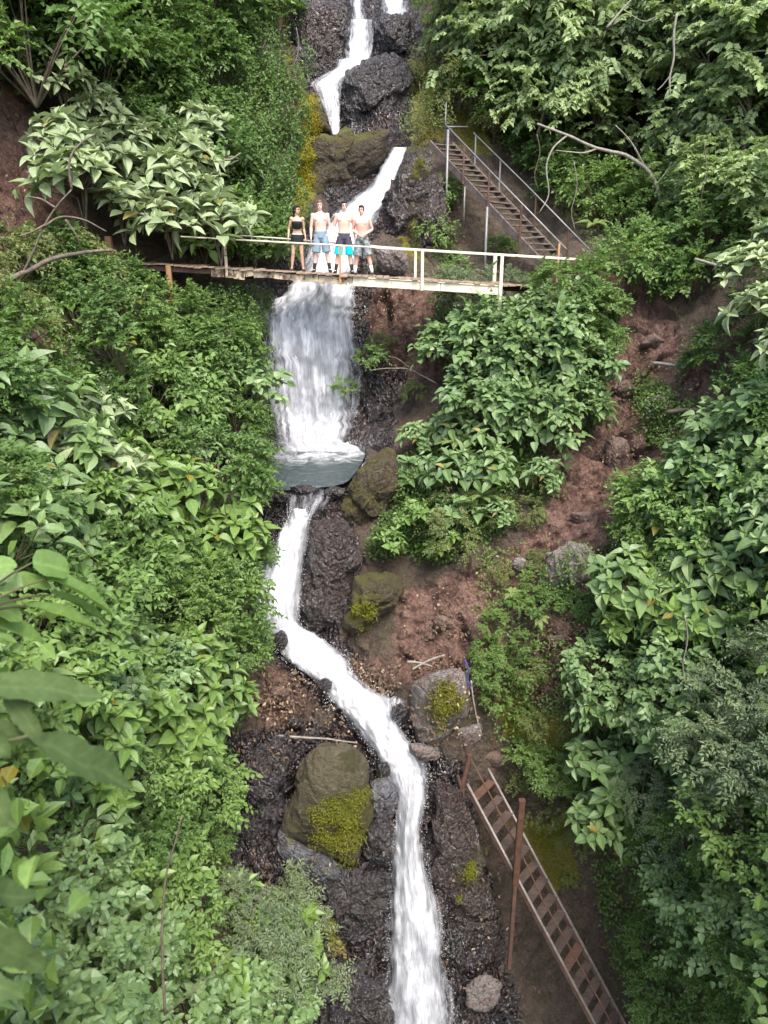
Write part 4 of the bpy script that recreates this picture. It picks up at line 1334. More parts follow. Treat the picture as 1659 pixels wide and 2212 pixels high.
def make_person(label, loc, H, skin, female=False, yaw=0.0, hair=(0.03, 0.02, 0.015), hairlong=False, headturn=0.0, arms=None, stance=0.1, build=1.0, sway=0.0, clothes=(), sock=None, shoe=(0.02, 0.02, 0.02)):
    k = H / 1.76
    root = thing('person', label, 'person', loc, 'people standing on the footbridge')
    root.rotation_euler = (0, sway, yaw)
    b = MB()
    hw = 0.155 if female else 0.15
    sw = (0.155 if female else 0.185) * build
    # torso as one stack
    if female:
        Z = [(0, 0, 0.80, 0.10, 0.08), (0, 0.01, 0.86, 0.165, 0.115), (0, 0.012, 0.93, 0.168, 0.118), (0, 0.005, 1.02, 0.135, 0.095), (0, 0, 1.10, 0.115, 0.085),
             (0, -0.005, 1.20, 0.13, 0.095), (0, -0.012, 1.28, 0.142, 0.112), (0, 0, 1.37, 0.15, 0.085), (0, 0.008, 1.425, 0.12, 0.065), (0, 0.012, 1.455, 0.06, 0.055), (0, 0.012, 1.49, 0.045, 0.048)]
    else:
        Z = [(0, 0, 0.80, 0.10, 0.08), (0, 0.008, 0.87, 0.155, 0.11), (0, 0.008, 0.95, 0.155, 0.108), (0, 0, 1.04, 0.143 * build, 0.098), (0, -0.004, 1.13, 0.145 * build, 0.1),
             (0, -0.008, 1.24, 0.165 * build, 0.115), (0, -0.008, 1.32, 0.178 * build, 0.118), (0, 0.002, 1.40, 0.185 * build, 0.092), (0, 0.01, 1.445, 0.14 * build, 0.072), (0, 0.015, 1.475, 0.07, 0.064), (0, 0.012, 1.51, 0.057, 0.06)]
    ell(b, Z)
    if not female:
        for s_ in (-1, 1):
            b.ball((s_ * 0.078, -0.085, 1.31), (0.075, 0.035, 0.055))
    else:
        for s_ in (-1, 1):
            b.ball((s_ * 0.066, -0.085, 1.27), (0.06, 0.055, 0.058))
    for s_ in (-1, 1):   # deltoids
        b.ball((s_ * sw, 0.005, 1.40), (0.058 * build, 0.055, 0.062))
    # neck and head (turned)
    hz = 1.635
    T = Matrix.Rotation(headturn, 3, 'Z')
    b.tube([(0, 0.012, 1.46), (0, 0.005, 1.545)], [(0.052, 0.055), (0.05, 0.052)], 16)
    hp = Vector((0, -0.005, hz))

    def hd(p):
        return hp + T @ Vector(p)
    b.ball(hd((0, 0.015, 0.025)), (0.074, 0.092, 0.098), 18, 12, T)
    b.ball(hd((0, -0.022, -0.045)), (0.057, 0.066, 0.075), 16, 10, T)
    b.ball(hd((0, -0.062, -0.088)), (0.026, 0.022, 0.024), 12, 8, T)          # chin
    b.ball(hd((0, -0.093, -0.02)), (0.013, 0.02, 0.024), 10, 8, T)            # nose
    b.tube([hd((0, -0.083, 0.022)), hd((0, -0.1, -0.026))], [0.009, 0.013], 8)
    b.ball(hd((0, -0.082, 0.03)), (0.055, 0.014, 0.012), 12, 8, T)            # brow ridge
    b.ball(hd((0, -0.083, -0.057)), (0.024, 0.011, 0.009), 10, 6, T)          # lips
    for s_ in (-1, 1):
        b.ball(hd((s_ * 0.074, 0.012, -0.012)), (0.009, 0.019, 0.031), 8, 8, T)
    # arms: list of shoulder, elbow, wrist for each side
    arms = arms or {}
    for s_ in (-1, 1):
        sh = Vector((s_ * sw, 0.005, 1.40))
        e, wr = arms.get(s_, ((s_ * (sw + 0.055), 0.02, 1.12), (s_ * (sw + 0.06), -0.03, 0.87)))
        e, wr = Vector(e), Vector(wr)
        q = 0.85 if female else 1.0
        b.tube([sh, sh.lerp(e, 0.35), sh.lerp(e, 0.75), e, e.lerp(wr, 0.3), e.lerp(wr, 0.7), wr, wr + (wr - e).normalized() * 0.03],
               [0.052 * q, 0.05 * q, 0.043 * q, 0.039 * q, 0.042 * q, 0.033 * q, 0.026 * q, 0.027 * q], 14)
        hand(b, wr, (wr - e), (0, -1, 0) if abs((wr - e).normalized().y) < 0.7 else (0, 0, 1), 0.55, (-s_, 0, 0))
    # legs and feet
    LGS = {}
    for s_ in (-1, 1):
        hipp = Vector((s_ * 0.085, 0.005, 0.90))
        kn = Vector((s_ * (0.085 + stance * 0.35), -0.015, 0.49))
        an = Vector((s_ * (0.085 + stance * 0.75), 0.02, 0.085))
        LGS[s_] = (hipp, kn, an)
        q = 0.94 if female else 1.0
        b.tube([hipp + Vector((0, 0, 0.05)), hipp.lerp(kn, 0.1), hipp.lerp(kn, 0.5), hipp.lerp(kn, 0.88), kn, kn.lerp(an, 0.14) + Vector((0, 0.005, 0)), kn.lerp(an, 0.32) + Vector((0, 0.018, 0)), kn.lerp(an, 0.65) + Vector((0, 0.01, 0)), kn.lerp(an, 0.92), an],
               [0.08 * q, 0.09 * q, 0.077 * q, 0.057 * q, 0.055 * q, 0.052 * q, 0.058 * q, 0.045 * q, 0.034 * q, 0.036 * q], 16)
        b.tube([an + Vector((0, 0.045, -0.045)), an + Vector((s_ * 0.005, 0.0, -0.03)), an + Vector((s_ * 0.015, -0.08, -0.052)), an + Vector((s_ * 0.025, -0.15, -0.066)), an + Vector((s_ * 0.028, -0.185, -0.068))],
               [(0.03, 0.03), (0.036, 0.042), (0.042, 0.03), (0.045, 0.018), (0.03, 0.012)], 12)
    sc = Matrix.Scale(k, 4)

    def part(mbx, name, mat, vox=None, it=4, parent=root):
        me = remesh(mbx, name, vox, it) if vox else mbx.mesh(name, True)
        me.transform(sc)
        return obj(name, me, mat, parent)
    body = part(b, 'body', skin, 0.0085, 4)
    # eyes, brows, mouth
    for s_ in (-1, 1):
        e = MB()
        e.ball(hd((s_ * 0.031, -0.083, 0.008)), (0.014, 0.008, 0.008), 10, 6, T)
        part(e, 'eye', MD('dark_eye', (0.02, 0.014, 0.01)))
        e = MB()
        e.ball(hd((s_ * 0.031, -0.092, 0.036)), (0.02, 0.007, 0.0055), 10, 6, T)
        part(e, 'eyebrow', MD('dark_eye', (0.02, 0.014, 0.01)))
    e = MB()
    e.ball(hd((0, -0.0905, -0.057)), (0.023, 0.006, 0.006), 10, 6, T)
    part(e, 'mouth', MD('lip', (0.3, 0.1, 0.09)))
    # hair
    h = MB()
    h.ball(hd((0, 0.026, 0.042)), (0.083, 0.094, 0.092), 18, 12, T)
    h.ball(hd((0, -0.035, 0.092)), (0.062, 0.055, 0.036), 14, 8, T)
    for s_ in (-1, 1):
        h.ball(hd((s_ * 0.062, 0.025, 0.012)), (0.022, 0.06, 0.06), 10, 8, T)
    if hairlong:
        h.ball(hd((0, 0.115, 0.03)), (0.055, 0.05, 0.055), 12, 8, T)
        h.tube([hd((0, 0.12, 0.02)), hd((0, 0.14, -0.06)), hd((0, 0.125, -0.16))], [0.042, 0.04, 0.015], 10)
        h.ball(hd((0, 0.055, -0.03)), (0.062, 0.055, 0.06), 12, 8, T)
    part(h, 'hair', MD('hair_%d' % int(hair[0] * 1000), hair), 0.011, 2)
    # clothing: list of (name, material, kind, args)
    for (nm, mat, kind, a) in clothes:
        c = MB()
        if kind == 'shorts':
            z0, z1, fl = a
            if z1 > 0.86:
                c.ball((0, 0.008, 0.83), (0.11, 0.105, 0.1))
                ell(c, [(0, 0.006, 0.84, 0.164, 0.12), (0, 0.008, 0.9, 0.168, 0.122), (0, 0.006, z1 - 0.02, 0.16, 0.114), (0, 0.004, z1, 0.156, 0.11)])
            for s_ in (-1, 1):
                hipp, kn, an = LGS[s_]
                zt = min(z1, 0.9)
                pts, rr = [], []
                for i in range(5):
                    z = zt + (z0 - zt) * i / 4
                    t = (0.9 - z) / 0.41
                    p = hipp.lerp(kn, t) if t <= 1 else kn.lerp(an, (t - 1) / 1)
                    pts.append((p.x, p.y, z))
                    rr.append((0.094 + (fl - 0.0) * i / 4 * 0.02, 0.1 + fl * i / 4 * 0.014))
                c.tube(pts, rr, 18)
            part(c, nm, mat, 0.011, 3)
        elif kind == 'band':
            z0, z1, g = a
            zz = np.linspace(z0, z1, 7)
            col_z = [q[2] for q in Z]
            ell(c, [(0, float(np.interp(q, col_z, [r[1] for r in Z])) - (0.028 if 1.22 < q < 1.33 and female else 0), q, float(np.interp(q, col_z, [r[3] for r in Z])) + g,
                     float(np.interp(q, col_z, [r[4] for r in Z])) + g + (0.024 if 1.22 < q < 1.33 and female else 0)) for q in zz])
            part(c, nm, mat, 0.01, 2)
        elif kind == 'skirt':
            z0, z1 = a
            ell(c, [(0, 0.0, z0, 0.185, 0.14), (0, 0.004, z0 + 0.08, 0.182, 0.136), (0, 0.008, 0.93, 0.178, 0.128), (0, 0.006, z1, 0.142, 0.102)])
            part(c, nm, mat, 0.011, 2)
    for s_ in (-1, 1):
        an = LGS[s_][2]
        kn = LGS[s_][1]
        if sock:
            c = MB()
            c.tube([kn.lerp(an, 0.62) + Vector((0, 0.011, 0)), kn.lerp(an, 0.92), an + Vector((0, 0.005, -0.02))], [0.05, 0.042, 0.042], 14)
            part(c, 'sock', MD('sock_%d' % int(sock[0] * 1000), sock))
        c = MB()
        c.tube([an + Vector((0, 0.055, -0.05)), an + Vector((0, 0.02, -0.04)), an + Vector((s_ * 0.012, -0.06, -0.05)), an + Vector((s_ * 0.024, -0.14, -0.062)), an + Vector((s_ * 0.03, -0.2, -0.066))],
               [(0.034, 0.035), (0.043, 0.045), (0.048, 0.036), (0.05, 0.023), (0.034, 0.016)], 12)
        part(c, 'shoe', MD('shoe_%d' % int(shoe[0] * 1000), shoe))
    return root


_md = {}


def MD(name, col):
    if name not in _md:
        _md[name] = plain_mat(name, tuple(c * 0.85 for c in col), tuple(min(1, c * 1.15) for c in col), 18, 0.75, 0.2)
    return _md[name]


cam_sh = plain_mat('camouflage_cloth', (0.02, 0.03, 0.03), (0.3, 0.33, 0.34), 14, 0.8, 0.2)
blue_sh = plain_mat('grey_blue_cloth', (0.12, 0.17, 0.22), (0.2, 0.26, 0.32), 7, 0.85, 0.2)
S_tan = skin_mat('tan_skin', (0.42, 0.26, 0.18))
S_fair = skin_mat('fair_skin', (0.62, 0.43, 0.36))
S_fair2 = skin_mat('light_skin', (0.6, 0.41, 0.33))
S_pink = skin_mat('pink_skin', (0.58, 0.34, 0.27))


def feet(U, y):
    x = vat(U, 592, y).x
    return Vector((x, y, deckz(x) + 0.0))


make_person('woman in black bandeau top and short black skirt, head turned aside', feet(643, 21.55), 1.64, S_tan, True, 0.1, (0.02, 0.014, 0.012), True, 0.75,
            {-1: ((-0.23, 0.05, 1.13), (-0.25, -0.05, 0.9)), 1: ((0.19, 0.06, 1.14), (0.235, 0.0, 0.9))}, 0.1, 1.0, 0.025,
            [('top', MD('black_cloth', (0.012, 0.012, 0.014)), 'band', (1.2, 1.325, 0.008)), ('skirt', MD('black_cloth', (0.012, 0.012, 0.014)), 'skirt', (0.73, 1.0)),
             ('waistband', MD('grey_band', (0.4, 0.36, 0.36)), 'band', (0.985, 1.02, 0.014))], None, (0.05, 0.035, 0.03))
make_person('tallest bare chested man in grey blue knee shorts and black socks', feet(696, 21.6), 1.8, S_fair, False, 0.0, (0.16, 0.09, 0.05), False, 0.06, {-1: ((-0.245, 0.03, 1.12), (-0.255, 0.0, 0.87)), 1: ((0.235, 0.05, 1.13), (0.27, -0.07, 0.89))}, 0.16, 1.0, -0.012,
            [('shorts', blue_sh, 'shorts', (0.5, 1.03, 1.1))], (0.015, 0.015, 0.015), (0.012, 0.012, 0.012))
make_person('bare chested man in shorts of dark purple over bright cyan', feet(743, 21.55), 1.82, S_fair2, False, 0.05, (0.025, 0.02, 0.018), False, 0.1,
            {-1: ((-0.25, 0.05, 1.14), (-0.23, -0.06, 0.93)), 1: ((0.25, 0.04, 1.14), (0.27, -0.02, 0.9))}, 0.17, 1.02, 0.02,
            [('shorts', MD('purple_cloth', (0.05, 0.045, 0.065)), 'shorts', (0.7, 1.0, 0.7)), ('shorts_panel', MD('cyan_cloth', (0.0, 0.42, 0.5)), 'shorts', (0.47, 0.66, 1.1)),
             ('shorts_stripe', MD('white_cloth', (0.7, 0.7, 0.74)), 'shorts', (0.655, 0.705, 0.9))], (0.02, 0.02, 0.02), (0.012, 0.012, 0.012))
make_person('bare chested man in camouflage shorts with hands joined in front', feet(785, 21.5), 1.74, S_pink, False, -0.1, (0.03, 0.022, 0.018), False, -0.1,
            {-1: ((-0.25, 0.05, 1.15), (-0.09, -0.17, 1.03)), 1: ((0.27, 0.04, 1.15), (0.1, -0.17, 1.03))}, 0.2, 1.05, -0.025,
            [('shorts', cam_sh, 'shorts', (0.5, 0.99, 1.2))], (0.75, 0.74, 0.72), (0.03, 0.025, 0.02))
# ------------------------------------------------------------------ leaves and plants
def templ(ts, hw, fold=0.12, droop=0.25, uneven=0.0):
    """leaf outline: rows along the leaf, half width, folded along the midrib and drooping to the tip"""
    v, uv, q, t = [], [], [], []
    rows = []
    for i, (a, w) in enumerate(zip(ts, hw)):
        h = -droop * a * a
        if w < 1e-6:
            rows.append([len(v)])
            v.append((a, 0, h))
            uv.append((0, a))
        else:
            b = len(v)
            rows.append([b, b + 1, b + 2])
            v += [(a, -w, h + fold * w), (a, 0, h), (a, w, h + fold * w)]
            uv += [(-w * 0.5, a), (0, a), (w * 0.5, a)]
    for r0, r1 in zip(rows, rows[1:]):
        if len(r0) == 3 and len(r1) == 3:
            q += [(r0[0], r0[1], r1[1], r1[0]), (r0[1], r0[2], r1[2], r1[1])]
        elif len(r0) == 1:
            t += [(r0[0], r1[1], r1[0]), (r0[0], r1[2], r1[1])]
        else:
            t += [(r0[0], r0[1], r1[0]), (r0[1], r0[2], r1[0])]
    return np.array(v), np.array(uv), np.array(q, int).reshape(-1, 4), np.array(t, int).reshape(-1, 3)


TPL = {
    'broad': templ([0, 0.12, 0.3, 0.5, 0.7, 0.87, 1], [0.05, 0.42, 0.9, 1.0, 0.74, 0.34, 0], 0.16, 0.3),
    'oval': templ([0, 0.15, 0.4, 0.7, 1], [0.06, 0.6, 1.0, 0.7, 0], 0.15, 0.25),
    'heart': templ([0, 0.08, 0.3, 0.6, 0.85, 1], [0.35, 0.85, 1.0, 0.72, 0.3, 0], 0.12, 0.22),
    'small': templ([0, 0.42, 1], [0, 1, 0], 0.2, 0.12),
    'med': templ([0, 0.3, 0.65, 1], [0.05, 0.95, 0.75, 0], 0.18, 0.22),
    'strap': templ([0, 0.1, 0.25, 0.4, 0.55, 0.7, 0.85, 0.95, 1], [0.3, 0.7, 0.95, 1, 1, 0.9, 0.66, 0.3, 0], 0.25, 0.55),
    'paddle': templ([0, 0.06, 0.15, 0.3, 0.45, 0.6, 0.75, 0.88, 1], [0.06, 0.35, 0.78, 1, 1, 0.92, 0.7, 0.4, 0], 0.14, 0.3),
    'bigpaddle': templ(list(np.linspace(0, 1, 26)), [max(0.05, math.sin(math.pi * min(1, t ** 0.8)) ** 0.75 * (1 + 0.05 * math.sin(37 * t) + 0.05 * math.sin(61 * t + 1))) for t in np.linspace(0, 0.99, 25)] + [0], 0.16, 0.28),
    'pinna': templ([0, 0.25, 1], [0.45, 1, 0], 0.05, 0.2),
}


def nrmz(a):
    return a / (np.linalg.norm(a, axis=-1, keepdims=True) + 1e-9)


class Leaves:
    def __init__(s, tpl):
        s.tpl = TPL[tpl]
        s.B, s.D, s.NN, s.L, s.W, s.T, s.Yg, s.C = [], [], [], [], [], [], [], []

    def add(s, B, D, NN, L, W, T, Yg=None, curl=None):
        B = np.atleast_2d(B)
        k = len(B)
        s.B.append(B)
        s.D.append(np.broadcast_to(D, (k, 3)))
        s.NN.append(np.broadcast_to(NN, (k, 3)))
        for l, x, d in ((s.L, L, 0), (s.W, W, 0), (s.T, T, 0), (s.Yg, Yg, 0.0), (s.C, curl, 1.0)):
            l.append(np.broadcast_to(np.asarray(d if x is None else x, float), (k,)))

    def mesh(s, name):
        tv, tuv, tq, tt = s.tpl
        B, D, NN = np.concatenate(s.B), nrmz(np.concatenate(s.D)), np.concatenate(s.NN)
        L, Wd, T, Yg, C = (np.concatenate(x) for x in (s.L, s.W, s.T, s.Yg, s.C))
        side = nrmz(np.cross(D, NN))
        NN = np.cross(side, D)
        k, p = len(B), len(tv)
        V = (B[:, None] + D[:, None] * (tv[None, :, 0:1] * L[:, None, None]) + side[:, None] * (tv[None, :, 1:2] * Wd[:, None, None])
             + NN[:, None] * (tv[None, :, 2:3] * L[:, None, None] * C[:, None, None]))
        o = (np.arange(k) * p)[:, None, None]
        return mesh_np(name, V.reshape(-1, 3), (tq[None] + o).reshape(-1, 4), (tt[None] + o).reshape(-1, 3), p > 20, np.tile(tuv, (k, 1)),
                       {'tint': np.repeat(T, p), 'young': np.repeat(Yg, p)})


def rdir(r, k):
    return nrmz(r.normal(size=(k, 3)))


def curve_tube(mb, p0, p1, r0, r1, sag, r, n=4, k=5):
    p0, p1 = np.array(p0, float), np.array(p1, float)
    mid = (p0 + p1) / 2 + np.array(sag) + r.normal(size=3) * 0.03 * np.linalg.norm(p1 - p0)
    ts = np.linspace(0, 1, k)
    pts = [(1 - t) ** 2 * p0 + 2 * t * (1 - t) * mid + t * t * p1 for t in ts]
    mb.tube([tuple(p) for p in pts], [r0 + (r1 - r0) * t for t in ts], n, False)


def whorl_shrub(seed, tips=24, k=8, L=0.36, Wr=0.24, R=0.95, H=1.5, tpl='broad'):
    r = np.random.RandomState(seed)
    lv, sm = Leaves(tpl), MB()
    hubs = []
    for _ in range(5):
        a = r.rand() * 6.28
        hubs.append(np.array([math.cos(a) * R * 0.3 * r.rand(), math.sin(a) * R * 0.3 * r.rand(), H * (0.25 + 0.25 * r.rand())]))
        curve_tube(sm, (0, 0, -0.15), hubs[-1], 0.022, 0.015, (0, 0, 0.05), r)
    for i in range(tips):
        d = rdir(r, 1)[0]
        d[2] = abs(d[2]) * 1.2 - 0.25
        rad = 0.55 + 0.45 * r.rand()
        p = np.array([d[0] * R * rad, d[1] * R * rad, H * 0.5 + d[2] * H * 0.5 * rad])
        hb = min(hubs, key=lambda h: np.linalg.norm(h - p))
        curve_tube(sm, hb, p, 0.012, 0.006, (0, 0, -0.08), r)
        ax = nrmz(d * 0.55 + np.array([0, 0, 0.85]) + r.normal(size=3) * 0.2)
        e1 = nrmz(np.cross(ax, [0.3, 0.9, 0.2]))
        e2 = np.cross(ax, e1)
        kk = k + r.randint(-2, 3)
        sz = 0.75 + 0.5 * r.rand()
        for j in range(kk):
            f = j / (kk - 1)
            az = j * 2.4 + r.rand() * 0.5
            ph = math.radians(28 + 72 * f + r.normal() * 9)
            rd = e1 * math.cos(az) + e2 * math.sin(az)
            D = ax * math.cos(ph) + rd * math.sin(ph)
            NN = ax * math.sin(ph) - rd * math.cos(ph)
            l = L * sz * (0.45 + 0.6 * min(1, f * 1.8)) * (0.85 + 0.3 * r.rand())
            lv.add(p + rd * 0.015 - ax * 0.10 * f, D, NN + r.normal(size=3) * 0.12, l, l * Wr * (0.9 + 0.2 * r.rand()), r.rand(), max(0, 0.75 - f * 1.7), 0.5 + r.rand())
    return lv.mesh('foliage'), sm.mesh('stems', True)


def sprig_shrub(seed, clumps=16, spr=9, nl=9, L=0.085, W=0.026, R=0.9, H=1.3, tpl='small', droop=0.25, sprl=0.36, squash=1.0, up=0.7, jit=0.25):
    r = np.random.RandomState(seed)
    lv, sm = Leaves(tpl), MB()
    for c in range(clumps):
        d = rdir(r, 1)[0]
        d[2] = abs(d[2]) * 1.15 - 0.25
        rad = 0.5 + 0.5 * r.rand() ** 0.7
        cp = np.array([d[0] * R * rad, d[1] * R * rad * squash, H * 0.5 + d[2] * H * 0.52 * rad])
        curve_tube(sm, (0, 0, -0.1), cp, 0.02, 0.005, (0, 0, 0.1), r)
        csz = 0.62 + 0.7 * r.rand()
        ct = r.rand() * 0.5
        for s_ in range(spr):
            dd = nrmz(rdir(r, 1)[0] + d * 0.9 + np.array([0, 0, 0.25]))
            o = cp + dd * 0.04 + r.normal(size=3) * jit * R * 0.3
            l = sprl * csz * (0.7 + 0.6 * r.rand())
            ts = np.linspace(0.12, 1, nl)
            pts = o + dd * (ts[:, None] * l) + np.array([0, 0, -1]) * (droop * l * ts[:, None] ** 2)
            tan = nrmz(dd + np.array([0, 0, -2 * droop]) * ts[:, None])
            side = nrmz(np.cross(tan, [0.05, 0.1, 1.0]) + 1e-6)
            sg = np.where(np.arange(nl) % 2 == 0, 1, -1)[:, None]
            D = tan * 0.55 + side * sg * 0.85 + r.normal(size=(nl, 3)) * 0.22
            D[-1] = tan[-1]
            NN = np.array([0, 0, up]) + dd * 0.35 + r.normal(size=(nl, 3)) * 0.4
            lv.add(pts, D, NN, L * csz * (0.75 + 0.5 * r.rand(nl)), W * csz * (0.8 + 0.4 * r.rand(nl)), np.clip(ct + 0.5 * r.rand(nl), 0, 1), 0, 0.5 + r.rand(nl))
            if s_ % 3 == 0:
                sm.tube([tuple(o), tuple(pts[nl // 2]), tuple(pts[-1])], [0.004, 0.003, 0.002], 3, False)
    return lv.mesh('foliage'), sm.mesh('stems', True)


def fern_plant(seed, n=9, L=0.95, up=0.9, pairs=22, pl_=0.2):
    r = np.random.RandomState(seed)
    lv, sm = Leaves('pinna'), MB()
    for i in range(n):
        a = i * 2 * math.pi / n + r.normal() * 0.3
        h = np.array([math.cos(a), math.sin(a), 0])
        l = L * (0.7 + 0.5 * r.rand())
        e = up * (0.7 + 0.5 * r.rand())
        ts = np.linspace(0.0, 1, pairs)
        ang = e - ts * (e + 0.55 + 0.3 * r.rand())
        st_ = np.stack([np.cos(ang)[:, None] * h + np.array([0, 0, 1]) * np.sin(ang)[:, None]], 0)[0] * (l / pairs)
        pts = np.cumsum(st_, 0)
        tan = nrmz(st_)
        side = nrmz(np.cross(tan, [0, 0, 1.0]))
        nn = np.cross(side, tan)
        w = pl_ * l * np.sin(np.pi * np.clip(0.12 + 0.88 * ts, 0, 1)) ** 0.8
        for sg in (-1, 1):
            lv.add(pts, side * sg + tan * 0.35, nn + r.normal(size=(pairs, 3)) * 0.12, np.maximum(w, 0.02), l / pairs * 0.46, np.clip(0.3 * r.rand() + 0.6 * r.rand(pairs), 0, 1), 0, 1)
        sm.tube([tuple(p) for p in pts[::4]], 0.006, 4, False)
    return lv.mesh('foliage'), sm.mesh('stems', True)


def compound_tree(seed, R=1.6, H=2.2, sprays=180, nl=7, L=0.2, W=0.075, rl=0.5):
    """crown of drooping compound leaves in layered clumps, on limbs"""
    r = np.random.RandomState(seed)
    lv, sm = Leaves('small'), MB()
    top = np.array([0, 0, H * 0.45])
    curve_tube(sm, (0, 0.5, -0.8), top, 0.09, 0.05, (0.1, 0, 0), r, 7)
    cl = []
    for c in range(11):
        d = rdir(r, 1)[0]
        p = np.array([d[0] * R * 0.8, d[1] * R * 0.8, H * 0.55 + d[2] * H * 0.42])
        cl.append(p)
        curve_tube(sm, top * (0.6 + 0.4 * r.rand()), p, 0.035, 0.01, (0, 0, 0.15), r, 5)
    for s_ in range(sprays):
        c = cl[r.randint(len(cl))]
        o = c + r.normal(size=3) * np.array([0.34, 0.34, 0.22]) * R * 0.75
        a = r.rand() * 6.28
        dd = nrmz(np.array([math.cos(a), math.sin(a), 0.25 * r.normal()]) + (o - top) * 0.25)
        l = rl * (0.7 + 0.6 * r.rand())
        ts = np.linspace(0.15, 1, nl)
        dr = 0.25 + 0.35 * r.rand()
        pts = o + dd * (ts[:, None] * l) - np.array([0, 0, 1]) * (dr * l * ts[:, None] ** 2)
        tan = nrmz(dd - np.array([0, 0, 2 * dr]) * ts[:, None])
        side = nrmz(np.cross(tan, [0, 0, 1.0]))
        ct = 0.6 * r.rand()
        for sg in (-1, 1):
            D = tan * 0.4 + side * sg - np.array([0, 0, 0.25]) + r.normal(size=(nl, 3)) * 0.15
            lv.add(pts, D, np.array([0, -0.25, 1.0]) + dd * 0.3 + r.normal(size=(nl, 3)) * 0.4, L * (0.75 + 0.5 * r.rand(nl)), W * (0.8 + 0.4 * r.rand(nl)), np.clip(ct + 0.4 * r.rand(nl), 0, 1), 0, 0.8)
    return lv.mesh('crown'), sm.mesh('trunk', True)


def strap_plant(seed, n=9, L=1.2, W=0.085, up=0.8, tpl='strap', petiole=0.0):
    r = np.random.RandomState(seed)
    lv, sm = Leaves(tpl), MB()
    for i in range(n):
        a = i * 2.4 + r.normal() * 0.2
        h = np.array([math.cos(a), math.sin(a), 0])
        e = up * (0.5 + 0.8 * r.rand())
        D = h * math.cos(e) + np.array([0, 0, 1]) * math.sin(e)
        NN = -h * math.sin(e) + np.array([0, 0, 1]) * math.cos(e)
        l = L * (0.65 + 0.5 * r.rand())
        b = np.array([0, 0, 0.1 + 0.25 * r.rand()]) + h * 0.04
        if petiole:
            e2 = b + (D * 0.6 + np.array([0, 0, 0.8])) * petiole * (0.6 + 0.6 * r.rand())
            curve_tube(sm, b * 0.2, e2, 0.014, 0.009, (0, 0, 0.08), r)
            b = e2
        lv.add(b, D, NN + r.normal(size=3) * 0.2, l, W * l / L * (0.85 + 0.3 * r.rand()), r.rand(), 0.3 * r.rand(), 0.7 + 0.6 * r.rand())
    sm.tube([(0, 0, -0.15), (0, 0, 0.3)], [0.03, 0.02], 6, False)
    return lv.mesh('foliage'), sm.mesh('stems', True)


def vine_curtain(seed, W_=1.0, H_=1.8, strands=46, L=0.085, W=0.03):
    """leafy strands hanging down a wall; the wall is behind at +y"""
    r = np.random.RandomState(seed)
    lv, sm = Leaves('small'), MB()
    for s_ in range(strands):
        x = r.uniform(-1, 1) * W_
        top = H_ * (0.35 + 0.65 * r.rand()) * (1 - 0.25 * (x / W_) ** 2)
        ln = top * (0.4 + 0.5 * r.rand())
        nl = int(ln / 0.032)
        ts = np.linspace(0, 1, max(nl, 4))
        y0 = -0.28 * math.sin(3 * x + seed) * 0.5 - 0.3 * r.rand()
        pts = np.stack([x + 0.1 * np.sin(ts * 5 + r.rand() * 6), y0 - 0.18 * np.sin(ts * 3.1) + 0.1 * r.rand() * ts, top - ln * ts], -1)
        k = len(ts)
        a = r.rand(k) * 6.28
        D = np.stack([np.cos(a), -0.5 - 0.3 * r.rand(k), -0.25 + 0.5 * np.sin(a)], -1) + r.normal(size=(k, 3)) * 0.2
        NN = np.array([0, -0.55, 0.75]) + r.normal(size=(k, 3)) * 0.35
        ct = 0.55 * r.rand()
        lv.add(pts + r.normal(size=(k, 3)) * 0.03, D, NN, L * (0.7 + 0.6 * r.rand(k)), W * (0.8 + 0.5 * r.rand(k)), np.clip(ct + 0.45 * r.rand(k), 0, 1), 0, 1)
        if s_ % 4 == 0:
            sm.tube([tuple(p) for p in pts[::6]] if k > 12 else [tuple(pts[0]), tuple(pts[-1])], 0.005, 3, False)
    return lv.mesh('foliage'), sm.mesh('stems', True)


def lib(fn, seeds, mat, stem, **kw):
    o = []
    for s_ in seeds:
        a, b = fn(s_, **kw)
        a.materials.append(M[mat])
        b.materials.append(M[stem])
        o.append((a, b))
    return o


